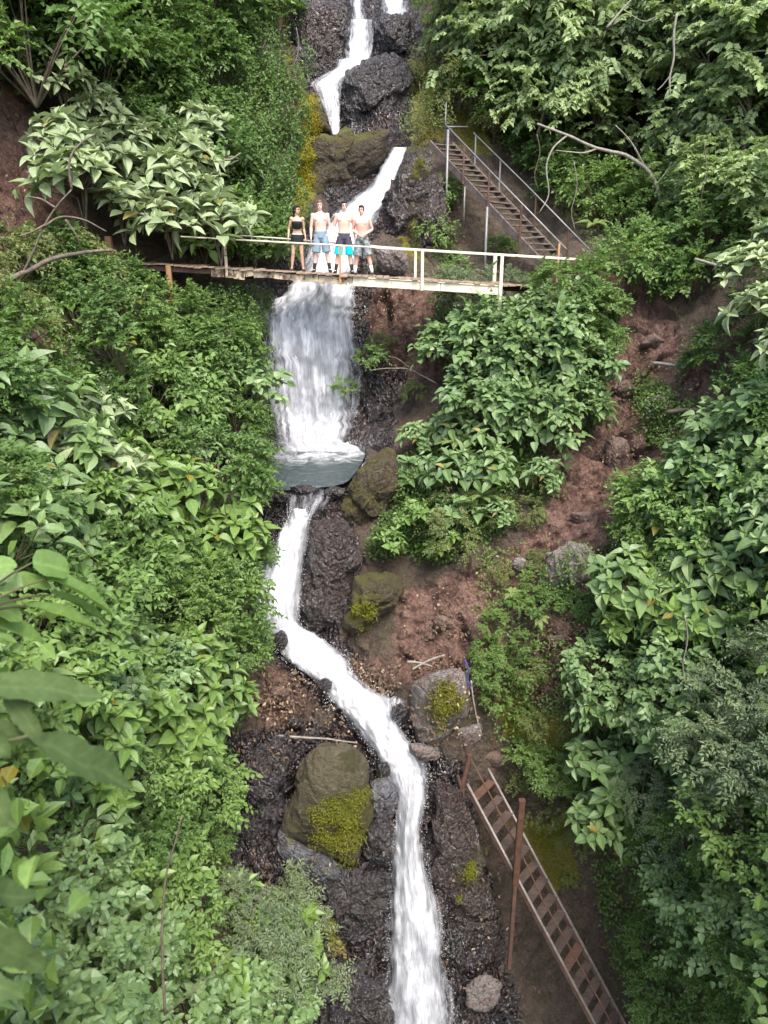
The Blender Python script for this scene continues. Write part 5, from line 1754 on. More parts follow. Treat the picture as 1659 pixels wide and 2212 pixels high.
LIB = {
    'pale': lib(whorl_shrub, (1, 2, 3), 'pale', 'bark', tips=27, k=7, L=0.40, Wr=0.25),
    'broad': lib(whorl_shrub, (4, 5, 6), 'broad', 'stem', tips=26, k=7, L=0.36, Wr=0.27),
    'blue': lib(whorl_shrub, (7, 8, 9), 'blue', 'stem', tips=25, k=7, L=0.38, Wr=0.26),
    'heart': lib(sprig_shrub, (10, 11, 12), 'blue', 'stem', clumps=24, spr=6, nl=5, L=0.18, W=0.075, tpl='heart', sprl=0.45, up=1.0, R=0.95, H=1.4),
    'oval': lib(sprig_shrub, (13, 14, 15), 'broad', 'stem', clumps=22, spr=6, nl=6, L=0.16, W=0.05, tpl='oval', sprl=0.42, up=0.9, R=0.95, H=1.4),
    'small': lib(sprig_shrub, (16, 17, 18), 'small', 'bark', clumps=22, spr=12, nl=11, L=0.1, W=0.033, R=1.0, H=1.5),
    'bright': lib(sprig_shrub, (19, 20, 21), 'bright', 'stem', clumps=20, spr=11, nl=10, L=0.105, W=0.034, R=1.0, H=1.35),
    'olive': lib(sprig_shrub, (22, 23), 'olive', 'bark', clumps=18, spr=10, nl=9, L=0.11, W=0.03, R=1.0, H=1.4, droop=0.5),
    'grey': lib(sprig_shrub, (24, 25, 26), 'grey', 'bark', clumps=18, spr=9, nl=12, L=0.12, W=0.026, R=1.0, H=1.5, sprl=0.5),
    'fern': lib(fern_plant, (27, 28), 'fern', 'stem'),
    'tree': lib(compound_tree, (29, 30, 31), 'canopy', 'palebark'),
    'strap': lib(strap_plant, (32, 33), 'broad', 'stem', n=9, L=1.25, W=0.09),
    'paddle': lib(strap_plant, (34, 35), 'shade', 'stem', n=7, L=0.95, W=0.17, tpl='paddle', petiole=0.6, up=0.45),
    'bigleaf': lib(strap_plant, (36, 37, 38), 'broad', 'stem', n=14, L=0.42, W=0.11, tpl='broad', petiole=0.7, up=0.5),
    'vine': lib(vine_curtain, (39, 40, 41), 'small', 'bark'),
    'vineolive': lib(vine_curtain, (42, 43), 'olive', 'bark'),
}
NAMES = {'pale': 'broadleaf_shrub', 'broad': 'broadleaf_shrub', 'blue': 'broadleaf_shrub', 'heart': 'round_leaved_shrub', 'oval': 'leafy_shrub', 'small': 'small_leaved_shrub', 'bright': 'small_leaved_shrub',
         'olive': 'olive_shrub', 'grey': 'feathery_shrub', 'fern': 'fern', 'tree': 'forest_tree', 'strap': 'strap_leaved_plant', 'paddle': 'paddle_leaved_plant', 'bigleaf': 'big_leaved_plant', 'vine': 'hanging_vine', 'vineolive': 'hanging_vine'}
CATS = {'fern': 'fern', 'tree': 'tree', 'vine': 'vine', 'vineolive': 'vine', 'strap': 'plant', 'paddle': 'plant', 'bigleaf': 'plant'}
LOOK = {'pale': 'pale large-leaved shrub', 'broad': 'bright broad-leaved shrub', 'blue': 'dark bluish broad-leaved shrub', 'heart': 'round-leaved green shrub', 'oval': 'mid-green oval-leaved shrub',
        'small': 'dark small-leaved shrub', 'bright': 'fresh green small-leaved bush', 'olive': 'yellowish olive bush', 'grey': 'feathery grey-green bush', 'fern': 'pale green arching fern',
        'tree': 'yellow-green forest tree', 'strap': 'plant with long strap leaves', 'paddle': 'plant with huge dark leaves', 'bigleaf': 'plant with big pointed leaves', 'vine': 'dark green hanging vine', 'vineolive': 'yellowish hanging vine'}
PLANTS = []
_prs = np.random.RandomState(77)


def plant(sp, U, V, size=1.0, lift=0.0, spot='', yaw=None, lean=0.25, var=None, look=None, dy=0.0):
    L_ = LIB[sp]
    a, b = L_[var if var is not None else _prs.randint(len(L_))]
    p = ground(U, V, lift + dy)
    nm = NAMES[sp]
    root = bpy.data.objects.new(nm, None)
    COL.objects.link(root)
    root.location = p
    s_ = size
    root.scale = (s_, s_, s_ * (0.9 + 0.2 * _prs.rand()))
    if sp in ('vine', 'vineolive'):
        root.rotation_euler = (0, 0, _prs.normal() * 0.25)
    else:
        root.rotation_euler = (Matrix.Rotation(lean + 0.12 * _prs.normal(), 3, 'X') @ Matrix.Rotation(_prs.rand() * 6.28 if yaw is None else yaw, 3, 'Z')).to_euler()
    for me in (a, b):
        c = bpy.data.objects.new(me.name.split('.')[0], me)
        COL.objects.link(c)
        c.parent = root
    root['category'] = CATS.get(sp, 'shrub')
    PLANTS.append((root, sp, U, V, spot, look or LOOK[sp], size))
    return root


CLEAR = [
    [(1300, 780), (1390, 790), (1390, 900), (1370, 1020), (1330, 1090), (1200, 1090), (1200, 955), (1285, 950)],
    [(1210, 1070), (1330, 1070), (1270, 1160), (1090, 1190), (1040, 1260), (1000, 1290), (990, 1230), (1150, 1150)],
    [(880, 1330), (1040, 1250), (1040, 1330), (1020, 1450), (1000, 1660), (870, 1640), (770, 1500), (760, 1400)],
    [(1310, 600), (1400, 640), (1450, 740), (1550, 870), (1480, 890), (1370, 790), (1350, 700)],
    [(540, 1440), (600, 1440), (780, 1560), (1000, 1650), (1070, 1760), (1250, 2260), (700, 2260), (730, 2100), (690, 1960), (600, 1880), (520, 1850), (500, 1700), (540, 1600)],
    [(1180, 1190), (1290, 1190), (1290, 1270), (1180, 1270)],
    [(660, 1120), (780, 1160), (800, 1215), (850, 1235), (870, 1260), (860, 1330), (740, 1400), (640, 1380)],
    [(770, 620), (910, 640), (860, 690), (780, 700)], [(775, 860), (880, 860), (850, 980), (790, 960)],
    [(740, 1040), (850, 980), (860, 1090), (770, 1165)],
    [(1165, 1345), (1245, 1345), (1245, 1440), (1170, 1490)],
    [(1050, 1660), (1130, 1700), (1350, 2260), (1200, 2260)],
    [(640, 0), (890, 0), (890, 300), (640, 300)], [(650, 300), (920, 300), (900, 600), (620, 600)],
    [(925, 300), (1000, 250), (1290, 520), (1240, 590), (1130, 560)],
    [(225, 560), (480, 575), (620, 590), (620, 612), (480, 612), (385, 650), (340, 650), (225, 590)], [(632, 190), (700, 190), (692, 450), (640, 490)],
    [(1310, 640), (1440, 680), (1520, 800), (1540, 900), (1470, 990), (1350, 1040), (1290, 940), (1330, 800)],
    [(1390, 790), (1480, 800), (1560, 880), (1500, 905), (1400, 880)], [(1340, 700), (1400, 700), (1400, 800), (1340, 790)],
    [(-60, 240), (60, 240), (110, 380), (80, 480), (-60, 540)], [(70, 650), (130, 660), (140, 800), (95, 810)],
    POOL_POLY,
]


def clearance(U, V):
    d = near_water(U, V) * 0.72
    for p in CLEAR:
        e = segdist(U, V, p, True)
        d = np.minimum(d, np.where(inpoly(U, V, p), -e, e))
    return d


def zone(sp, poly, count, size, spots, lift=0.1, lean=0.25, jitter=0.25, anchor=0.35):
    """fill a patch of hillside with plants of one kind, spread evenly"""
    P = np.array(poly, float)
    lo, hi = P.min(0), P.max(0)
    cand = _prs.rand(6000, 2) * (hi - lo) + lo
    cand = cand[inpoly(cand[:, 0], cand[:, 1], poly)]
    yc = float(Y(*P.mean(0)))
    need = (1.5 if 'tree' in sp else 0.62) * size * (768 / (yc * 1.05)) / S
    dc = clearance(cand[:, 0], cand[:, 1])
    ok = dc > need
    if ok.sum() < 12:
        size *= 0.75
        ok = dc > need * 0.45
    if ok.sum() < 3:
        ok = dc >= np.sort(dc)[-5]
    count = max(1, min(int(round(count * 0.84)), int(round(count * min(1, 1.5 * ok.mean() + 0.12)))))
    cand = cand[ok]
    pick = [cand[0]]
    d = np.linalg.norm(cand - pick[0], axis=1)
    while len(pick) < count:
        i = int(np.argmax(d * (0.75 + 0.25 * _prs.rand(len(d)))))
        pick.append(cand[i])
        d = np.minimum(d, np.linalg.norm(cand - cand[i], axis=1))
    for (u, v) in pick:
        spk = sp if isinstance(sp, str) else sp[_prs.choice(len(sp))]
        s_ = size * (1 + jitter * (_prs.rand() * 2 - 1))
        spot = min(spots, key=lambda q: (q[1] - u) ** 2 + (q[2] - v) ** 2)[0]
        # plant stands below the middle of the space its leaves fill
        y = float(Y(u, v))
        dwn = anchor * 1.4 * s_ * (768 / (y * 1.05)) / S
        plant(spk, u, v + dwn, s_, lift + 0.22 * s_ * _prs.normal(), spot, lean=lean)


def label_plants():
    by = {}
    for t in PLANTS:
        by.setdefault((t[5], t[4]), []).append(t)
    for (look, spot), L_ in by.items():
        k = len(L_)
        if k == 1:
            L_[0][0]['label'] = look + ' ' + spot
            continue
        us, vs = [t[2] for t in L_], [t[3] for t in L_]
        horiz = (max(us) - min(us)) > (max(vs) - min(vs))
        if k == 2:
            L2 = sorted(L_, key=lambda t: t[2] if horiz else t[3])
            names = ('left', 'right') if horiz else ('upper', 'lower')
        elif k == 3:
            L2 = sorted(L_, key=lambda t: t[2] if horiz else t[3])
            names = ('left', 'middle', 'right') if horiz else ('upper', 'middle', 'lower')
        elif k == 4:
            L2 = sorted(L_, key=lambda t: t[3])
            L2 = sorted(L2[:2], key=lambda t: t[2]) + sorted(L2[2:], key=lambda t: t[2])
            names = ('upper left', 'upper right', 'lower left', 'lower right')
        elif k == 5:
            L2 = sorted(L_, key=lambda t: t[3])
            L2 = sorted(L2[:2], key=lambda t: t[2]) + [L2[2]] + sorted(L2[3:], key=lambda t: t[2])
            names = ('upper left', 'upper right', 'central', 'lower left', 'lower right')
        elif k == 6:
            L2 = sorted(L_, key=lambda t: t[3])
            L2 = sorted(L2[:2], key=lambda t: t[2]) + sorted(L2[2:4], key=lambda t: t[2]) + sorted(L2[4:], key=lambda t: t[2])
            names = ('upper left', 'upper right', 'middle left', 'middle right', 'lower left', 'lower right')
        else:
            for t in L_:
                t[0]['label'] = look + ' ' + spot
                t[0]['group'] = (look + ' ' + spot)
            continue
        for t, nm_ in zip(L2, names):
            t[0]['label'] = nm_ + ' ' + look + ' ' + spot
            t[0]['group'] = look + ' ' + spot
    # words: keep every label within the limit
    for t in PLANTS:
        ws = t[0]['label'].split()
        if len(ws) > 16:
            print('LONG LABEL', len(ws), t[0]['label'])


from mathutils.bvhtree import BVHTree
_bv = [BVHTree.FromPolygons(v, q) for v, q in BOULDERS]


def surface(U, V, lift):
    C = at(U, V, Y(U, V) - lift)
    o = Vector((0, 0, 0))
    for i in range(len(C)):
        d = Vector(C[i]).normalized()
        best = np.linalg.norm(C[i])
        for b in _bv:
            h, nn, _, t = b.ray_cast(o, d, best)
            if h is not None and t < best:
                best = t
                C[i] = h - d * lift
    return C


def undergrowth(name, label, polys, count, L, W, mat, seed, tpl='small', lift=0.05, spread=0.12, clump=6, hang=0.3, soft=0):
    """ground cover hugging the slope"""
    r = np.random.RandomState(seed)
    lv = Leaves(tpl)
    for poly in polys:
        P = np.array(poly, float)
        lo, hi = P.min(0), P.max(0)
        cand = r.rand(count * 3, 2) * (hi - lo) + lo
        cand = cand[inpoly(cand[:, 0], cand[:, 1], poly)][:count]
        dens = fbm(np.concatenate([cand / 55, np.zeros((len(cand), 1)) + seed], 1), 3)
        thr = -0.28 + 0.2 * r.rand(len(cand))
        if soft:
            ed = segdist(cand[:, 0], cand[:, 1], poly, True)
            dens = dens * 0.8 + 0.35 * fbm(np.concatenate([cand / 18, np.zeros((len(cand), 1)) + seed], 1), 2)
            thr = thr + 0.65 * np.clip(1 - ed / soft, 0, 1)
        cand = cand[dens > thr]
        k = len(cand)
        C = surface(cand[:, 0], cand[:, 1], lift)
        for j in range(clump):
            off = r.normal(size=(k, 3)) * spread
            off[:, 1] = -np.abs(off[:, 1])
            D = rdir(r, k) + np.array([0, -0.5, -hang])
            NN = np.array([0, -0.5, 0.8]) + r.normal(size=(k, 3)) * 0.4
            lv.add(C + off, D, NN, L * (0.6 + 0.8 * r.rand(k)), W * (0.7 + 0.6 * r.rand(k)), r.rand(k), 0, r.rand(k) * 1.5)
    o = obj(name, lv.mesh(name), M[mat])
    tag(o, label, kind='stuff')
    return o
# ------------------------------------------------------------------ planting: left side of the gorge
zone(['small', 'small', 'bright'], [(60, -60), (480, -60), (470, 110), (430, 200), (370, 260), (220, 210), (60, 140), (30, 40)], 17, 1.75,
     [('at the top left edge of the photo', 40, 40), ('in the canopy over the dark left hollow', 130, 130), ('high in the canopy above the pale shrubs', 250, 60), ('at the canopy bulge beside the dark gap', 420, 60), ('under the canopy bulge', 350, 210)], 0.9, 0.15)
zone('small', [(380, 240), (470, 180), (480, 320), (420, 400), (300, 300)], 6, 1.3,
     [('in the shade above the pale shrub over the bridge', 400, 300)], 0.4)
zone('bright', [(-60, -60), (60, -60), (50, 100), (-20, 180)], 4, 1.2, [('in the top left corner', 10, 40)], 1.0)
zone('vine', [(450, 130), (590, 120), (640, 200), (630, 320), (620, 470), (540, 500), (480, 440), (450, 280)], 20, 1.15,
     [('high on the wall left of the upper falls', 520, 160), ('on the wall beside the third fall', 620, 250), ('on the wall left of the mossy boulder', 600, 360), ('just above the woman on the bridge', 600, 470), ('above the bridge behind the pale shrub', 500, 400)], 0.15, 0, 0.2, 0.6)
zone('vineolive', [(590, 180), (650, 170), (660, 230), (640, 320), (600, 300)], 5, 0.85, [('beside the orange brown rock face', 620, 240)], 0.25, 0, 0.2, 0.6)
zone('small', [(470, -60), (600, -60), (600, 60), (480, 110)], 4, 1.2, [('in the dark gap left of the topmost falls', 540, 20)], -0.2)
zone('pale', [(90, 330), (230, 320), (420, 360), (470, 440), (480, 520), (400, 520), (280, 490), (180, 430)], 15, 1.15,
     [('over the left end of the bridge', 430, 480), ('in the middle of the clump above the bridge', 330, 400), ('on the dark red bank above the bridge', 170, 370)], 1.7, 0.15, 0.2)
zone('pale', [(140, 215), (240, 240), (330, 270), (440, 290), (450, 320), (330, 310), (150, 260)], 6, 0.8,
     [('on a branch under the dark canopy', 200, 240), ('above the main pale clump', 370, 290)], 1.6, 0.15, 0.2)
zone('broad', [(440, 470), (540, 500), (560, 570), (500, 580), (440, 540)], 4, 0.85, [('behind the bridge rail near its pale post', 500, 540)], 0.5)
zone('small', [(550, 520), (640, 500), (650, 590), (570, 590)], 4, 0.75, [('behind the bridge beside the woman', 600, 560)], 0.15)
zone('olive', [(-60, 600), (80, 570), (170, 600), (160, 680), (60, 720), (-60, 740)], 6, 0.95,
     [('on the red soil at the left edge', 30, 660), ('under the bare branch', 120, 620)], 0.3)
zone('small', [(120, 570), (250, 590), (250, 640), (140, 650)], 3, 0.8, [('below the bare branch left of the bridge pile', 180, 610)], 0.4)
zone('pale', [(210, 620), (320, 630), (330, 660), (220, 660)], 2, 0.45, [('under the left end of the bridge', 270, 610)], 0.7)
zone('broad', [(400, 620), (480, 620), (500, 650), (400, 650)], 2, 0.4, [('hanging under the bridge beside the pile', 440, 600)], 0.35)
zone('vine', [(440, 610), (540, 610), (540, 700), (460, 690)], 3, 0.75, [('on the dark wall under the bridge', 490, 650)], 0.1, 0, 0.2, 0.6)
zone(['bright', 'small', 'oval', 'bright'], [(240, 720), (480, 715), (560, 760), (590, 800), (470, 820), (330, 780), (240, 720)], 13, 1.0,
     [('below the orange timber pile', 370, 690), ('against the upper left of the main fall', 540, 770), ('in the middle of the left bank', 420, 790), ('on the bank left of the pile', 270, 700)], 0.35)
zone(['small', 'heart', 'bright', 'oval'], [(330, 800), (470, 830), (560, 860), (580, 960), (480, 1010), (380, 980), (300, 900)], 11, 1.0,
     [('beside the foot of the main fall', 560, 920), ('above the big whorled leaves on the left bank', 400, 950), ('in the middle of the left thicket', 420, 860)], 0.3)
zone('olive', [(510, 780), (570, 800), (580, 960), (530, 960)], 4, 0.6, [('overhanging the main fall from its left side', 560, 860)], 0.35)
zone('bigleaf', [(120, 700), (300, 690), (300, 860), (150, 860)], 6, 0.75, [('on the upper left bank', 200, 740), ('below the red soil strip', 180, 840)], 1.0)
zone('small', [(-60, 760), (70, 740), (130, 880), (-60, 900)], 5, 1.0, [('at the left edge below the red soil', 20, 820)], 0.4)
zone('blue', [(-60, 890), (130, 900), (200, 960), (150, 1060), (-60, 1080)], 7, 0.95, [('at the left edge above the dark thicket', 0, 940), ('left of the pale big leaves', 120, 1000)], 0.5)
zone('pale', [(150, 900), (290, 920), (310, 1000), (240, 1050), (160, 1000)], 4, 0.95, [('in the heart of the left thicket', 230, 970)], 1.0)
zone('broad', [(270, 1030), (480, 1040), (540, 1080), (540, 1200), (420, 1220), (280, 1180)], 11, 0.88,
     [('level with the plunge pool on the left bank', 450, 1080), ('left of the narrow cascade', 500, 1180), ('in the middle of the left slope', 320, 1120)], 0.5)
zone('oval', [(540, 980), (620, 1000), (640, 1040), (560, 1060)], 3, 0.5, [('overhanging the left of the plunge pool', 590, 1020)], 0.5)
zone(['small', 'blue', 'oval'], [(-60, 1080), (200, 1070), (280, 1200), (160, 1240), (-60, 1220)], 9, 0.95, [('in the shaded left thicket', 80, 1140), ('at the left edge over the strap leaves', -20, 1180)], 0.1)
zone('blue', [(60, 1120), (160, 1120), (160, 1200), (70, 1200)], 2, 0.55, [('on the shaded left slope', 110, 1160)], 0.7)
zone('small', [(280, 1210), (540, 1220), (560, 1290), (480, 1330), (280, 1300)], 8, 0.85, [('in the dark band left of the cascade', 420, 1260)], 0.0)
zone(['bright', 'oval'], [(420, 1260), (550, 1250), (590, 1340), (580, 1420), (460, 1400), (380, 1330)], 9, 0.78, [('at the left bank of the bright cascade', 530, 1340), ('inland of the bright cascade', 440, 1320)], 0.35)
zone('oval', [(60, 1300), (290, 1300), (320, 1420), (160, 1480), (-40, 1440)], 10, 0.8, [('below the strap leaves', 60, 1370), ('in the lower left thicket', 220, 1380)], 0.4)
zone('broad', [(330, 1400), (480, 1400), (540, 1480), (510, 1560), (400, 1600), (310, 1560)], 11, 0.72,
     [('at the rim of the gravel left of the cascade', 500, 1520), ('above the gravel bank', 420, 1450), ('inland of the gravel bank', 350, 1540)], 0.5)
zone('heart', [(220, 1440), (340, 1430), (340, 1560), (230, 1560)], 4, 0.7, [('between the bright whorled shrubs', 280, 1500)], 0.4)
zone('broad', [(110, 1500), (300, 1490), (330, 1620), (200, 1680), (100, 1620)], 6, 0.66, [('behind the huge dark leaves', 160, 1540), ('right of the huge dark leaves', 280, 1600)], 0.7)
zone('oval', [(300, 1600), (470, 1620), (480, 1720), (350, 1720), (280, 1680)], 7, 0.68, [('left of the black rock wall', 440, 1660), ('above the lower left thicket', 330, 1660)], 0.35)
zone(['small', 'oval'], [(330, 1700), (490, 1700), (500, 1820), (400, 1860), (320, 1800)], 7, 0.72, [('at the foot of the black rock wall', 450, 1760), ('in the lower left thicket', 370, 1780)], 0.2)
zone('blue', [(120, 1680), (320, 1700), (340, 1820), (200, 1840), (120, 1780)], 5, 0.6, [('in the shaded lower left thicket', 230, 1750)], 0.3)
zone('bigleaf', [(-40, 1680), (160, 1680), (200, 1900), (60, 1960), (-40, 1940)], 7, 0.62, [('low at the left edge', 20, 1780), ('left of the dark sapling', 130, 1860)], 0.5)
zone('heart', [(-40, 1900), (200, 1900), (240, 2212), (-40, 2240)], 7, 0.58, [('in the bottom left corner', 30, 2120), ('beside the bottom left corner', 180, 2100)], 0.35)
zone(['oval', 'bigleaf', 'broad', 'oval'], [(240, 1860), (420, 1850), (560, 1900), (640, 1980), (620, 2080), (420, 2100), (260, 2060)], 13, 0.7,
     [('at the right tip of the lower left thicket', 590, 1980), ('in the middle of the lower left thicket', 400, 1940), ('on the bottom left slope', 300, 2020)], 0.35)
zone('grey', [(480, 1860), (600, 1900), (690, 2000), (690, 2100), (580, 2060), (500, 1960)], 6, 0.62, [('reaching over the wet rock from the left', 600, 1940)], 0.4)
zone('heart', [(320, 2060), (520, 2080), (640, 2120), (640, 2260), (320, 2260)], 9, 0.6, [('at the bottom edge left of the cascade', 560, 2170), ('at the bottom edge', 400, 2170)], 0.35)
zone('broad', [(590, 2040), (680, 2040), (700, 2090), (610, 2110)], 2, 0.5, [('leaning over the dark wet rock', 650, 2070)], 0.55)
def near_leaves(name, label, cat, root_uv, leaves, mat, tpl, ymax=None):
    """a plant close to the camera, each leaf given by its base and tip"""
    r = np.random.RandomState(len(leaves))
    lv, sm = Leaves(tpl), MB()
    R0 = vat(*root_uv)
    for (u0, v0, u1, v1, y0, y1, wd, roll) in leaves:
        a, b = np.array(vat(u0, v0, y0)), np.array(vat(u1, v1, y1))
        d = b - a
        nn = np.array([0.1, -0.45 + roll, 0.85])
        lv.add(a, d, nn, np.linalg.norm(d), wd, r.rand(), 0.2 * r.rand(), 0.35)
        curve_tube(sm, tuple(R0), tuple(a), 0.014, 0.007, (0, 0, 0.08), r)
    root = thing(name, label, cat, R0)
    fo = lv.mesh('foliage')
    co = np.array([v.co for v in fo.vertices])
    co += 0.035 * np.stack([fbm(co * 5 + 13 * k, 3) for k in range(3)], -1)
    fo.vertices.foreach_set('co', co.astype(np.float32).ravel())
    for me, mt in ((fo, mat), (sm.mesh('stems', True), 'stem')):
        me.transform(Matrix.Translation(-R0))
        obj(me.name.split('.')[0], me, M[mt], root)
    return root


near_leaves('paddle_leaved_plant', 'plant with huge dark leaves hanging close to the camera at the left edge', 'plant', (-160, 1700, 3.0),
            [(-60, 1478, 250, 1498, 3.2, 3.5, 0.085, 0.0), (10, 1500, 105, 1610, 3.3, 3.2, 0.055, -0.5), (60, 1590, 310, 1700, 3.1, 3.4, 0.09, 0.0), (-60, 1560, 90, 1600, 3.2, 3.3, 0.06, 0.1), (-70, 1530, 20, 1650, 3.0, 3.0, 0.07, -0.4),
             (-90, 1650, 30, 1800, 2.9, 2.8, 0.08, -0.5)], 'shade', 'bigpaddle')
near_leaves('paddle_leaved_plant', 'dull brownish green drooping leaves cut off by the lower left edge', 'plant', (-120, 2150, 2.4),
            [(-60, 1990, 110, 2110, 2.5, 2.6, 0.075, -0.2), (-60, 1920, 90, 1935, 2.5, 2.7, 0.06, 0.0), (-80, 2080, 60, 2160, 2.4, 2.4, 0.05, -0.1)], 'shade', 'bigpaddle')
near_leaves('strap_leaved_plant', 'plant with long arching strap leaves reaching in from the left edge', 'plant', (-100, 1350, 4.6),
            [(70, 1215, 160, 1228, 5.4, 5.6, 0.13, -0.2), (100, 1250, 268, 1310, 5.4, 5.8, 0.075, 0.1), (110, 1285, 245, 1332, 5.5, 5.8, 0.05, 0.1), (60, 1310, 230, 1345, 5.3, 5.7, 0.05, 0.0),
             (-40, 1235, 50, 1260, 5.2, 5.2, 0.1, -0.3), (30, 1250, 120, 1262, 5.3, 5.5, 0.09, 0.0), (-30, 1225, 30, 1215, 5.0, 5.1, 0.07, -0.3), (-60, 1290, 60, 1330, 5.0, 5.2, 0.09, 0.0), (-50, 1340, 120, 1375, 5.0, 5.4, 0.08, 0.0)], 'broad', 'strap')

# ------------------------------------------------------------------ right side
zone('tree', [(960, -60), (1340, -60), (1350, 130), (1240, 200), (1040, 190), (930, 60)], 14, 1.0,
     [('over the top right of the falls', 930, 40), ('high above the stairs', 1080, 80), ('at the top centre right', 1200, 20), ('above the bare grey branch', 1250, 150)], 0.9, 0.1)
zone('tree', [(1160, 180), (1330, 150), (1360, 260), (1260, 320), (1180, 270)], 5, 0.8, [('hanging beside the stairs hollow', 1260, 240)], 1.6, 0.1)
zone('grey', [(1320, -60), (1500, -60), (1490, 60), (1380, 120)], 4, 1.3, [('at the top right of the gorge', 1400, 20)], 0.6)
zone('tree', [(1440, -40), (1700, -60), (1700, 430), (1540, 420), (1450, 330), (1420, 120)], 13, 0.95,
     [('in the top right corner', 1600, 60), ('at the right edge below the corner', 1600, 220), ('beside the hanging rope vine', 1470, 140), ('over the dark hollow at right', 1500, 330)], 1.2, 0.1)
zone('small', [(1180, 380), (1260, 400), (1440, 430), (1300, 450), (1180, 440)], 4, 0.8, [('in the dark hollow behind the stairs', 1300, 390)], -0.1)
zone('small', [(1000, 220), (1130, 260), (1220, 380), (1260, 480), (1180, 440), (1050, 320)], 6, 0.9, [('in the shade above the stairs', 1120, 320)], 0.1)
zone('olive', [(980, 200), (1070, 220), (1070, 310), (990, 290)], 3, 0.8, [('at the top of the stairs', 1020, 250)], 0.3)
zone('vineolive', [(890, 130), (960, 130), (960, 280), (890, 280)], 4, 0.8, [('right of the dark wet boulder', 925, 200)], 0.1, 0, 0.2, 0.6)
zone('bright', [(1290, 430), (1430, 430), (1560, 440), (1560, 540), (1430, 590), (1290, 560)], 10, 0.95, [('at the foot of the stairs', 1320, 510), ('right of the stairs over the red path', 1460, 520)], 0.4)
zone('fern', [(1280, 470), (1400, 480), (1400, 560), (1290, 560)], 3, 0.7, [('beside the stairs foot', 1340, 520)], 0.7)
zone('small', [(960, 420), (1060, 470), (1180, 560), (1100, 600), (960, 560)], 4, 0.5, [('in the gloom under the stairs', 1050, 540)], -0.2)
zone('oval', [(930, 420), (965, 430), (960, 540), (920, 540)], 2, 0.55, [('on the rock left of the tall stair leg', 940, 480)], 0.1)
plant('oval', 985, 600, 0.42, 0.6, 'rising behind the bridge between its posts')
zone('pale', [(1590, 560), (1680, 540), (1690, 780), (1620, 700)], 5, 0.8, [('cut off by the right edge above the dark hollow', 1650, 620)], 1.7, 0.1)
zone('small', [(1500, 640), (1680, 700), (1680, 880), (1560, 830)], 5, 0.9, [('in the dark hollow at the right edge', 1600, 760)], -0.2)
plant('fern', 1185, 660, 1.0, 0.9, 'standing tallest by the right end of the bridge', yaw=0.5, var=0)
plant('fern', 1120, 700, 0.7, 0.9, 'under the right end of the bridge', var=1)
plant('fern', 1225, 705, 0.65, 0.8, 'right of the tallest fern', var=1)
zone('grey', [(980, 640), (1080, 640), (1080, 740), (1000, 740), (980, 690)], 4, 0.6, [('under the cream girder', 1000, 680)], 0.5)
zone('bright', [(1220, 640), (1330, 640), (1360, 730), (1300, 790), (1230, 740)], 6, 0.8, [('along the red path below the bridge end', 1300, 710)], 0.5)
zone('heart', [(1060, 700), (1240, 700), (1290, 800), (1280, 900), (1180, 920), (1010, 860), (1000, 770)], 15, 0.85,
     [('crowning the right mound under the bridge', 1130, 740), ('on the right shoulder of the mound beside the path', 1260, 850), ('on the left shoulder of the mound', 1030, 820), ('in the middle of the right mound', 1140, 850)], 0.55)
zone('blue', [(890, 930), (1080, 900), (1190, 940), (1190, 1020), (1080, 1110), (960, 1120), (870, 1040)], 12, 0.62,
     [('on the slope right of the pool', 900, 1010), ('at the bottom of the right mound', 1040, 1070), ('below the right mound beside bare rock', 1150, 990), ('in the middle of the slope right of the pool', 1000, 970)], 0.35)
zone('olive', [(980, 1060), (1180, 1030), (1190, 1110), (1060, 1170), (960, 1160)], 6, 0.55, [('on the slope over the red gully', 1080, 1110)], 0.25)
zone('broad', [(790, 1120), (900, 1120), (960, 1180), (900, 1210), (800, 1190)], 4, 0.6, [('over the mossy mound right of the cascade', 870, 1160)], 0.4)
plant('oval', 575, 1090, 0.42, 0.9, 'reaching over the left rim of the pool', lean=0.1)
plant('fern', 985, 960, 0.55, 0.8, 'in the dark green slope right of the pool', var=0)
plant('fern', 1040, 1080, 0.7, 0.7, 'hanging lower on the slope right of the pool', var=1)
zone('olive', [(820, 740), (860, 720), (900, 760), (960, 720), (980, 840), (900, 850), (860, 800)], 3, 0.36, [('on the red wall right of the main fall', 870, 760)], 0.3)
plant('oval', 800, 790, 0.42, 0.7, 'on the red wall touching the main fall')
plant('oval', 745, 850, 0.35, 0.5, 'in front of the main fall')
zone('bright', [(1390, 900), (1470, 900), (1530, 920), (1490, 990), (1400, 980)], 5, 0.36, [('right of the red path', 1440, 880), ('below the grey angular stone', 1440, 960)], 0.25)
zone('small', [(1500, 860), (1680, 850), (1680, 960), (1560, 960)], 5, 0.8, [('on the right slope beside the red soil', 1600, 900)], 0.4)
zone('bright', [(1340, 1040), (1480, 1000), (1500, 1100), (1400, 1180), (1330, 1120)], 8, 0.6, [('at the left rim of the right thicket', 1390, 1080)], 0.35)
zone(['oval', 'heart'], [(1420, 980), (1680, 930), (1680, 1130), (1520, 1160), (1420, 1100)], 11, 0.85, [('at the right edge above the bluish shrubs', 1640, 1030), ('in the upper right thicket', 1490, 1050)], 0.6)
zone('blue', [(1370, 1130), (1680, 1120), (1690, 1290), (1500, 1310), (1340, 1270)], 11, 0.8, [('in the middle of the right thicket', 1440, 1200), ('at the right edge of the middle thicket', 1620, 1220)], 0.55)
zone('broad', [(1320, 1240), (1470, 1250), (1470, 1330), (1340, 1350)], 4, 0.65, [('at the left front of the right thicket', 1380, 1300)], 0.5)
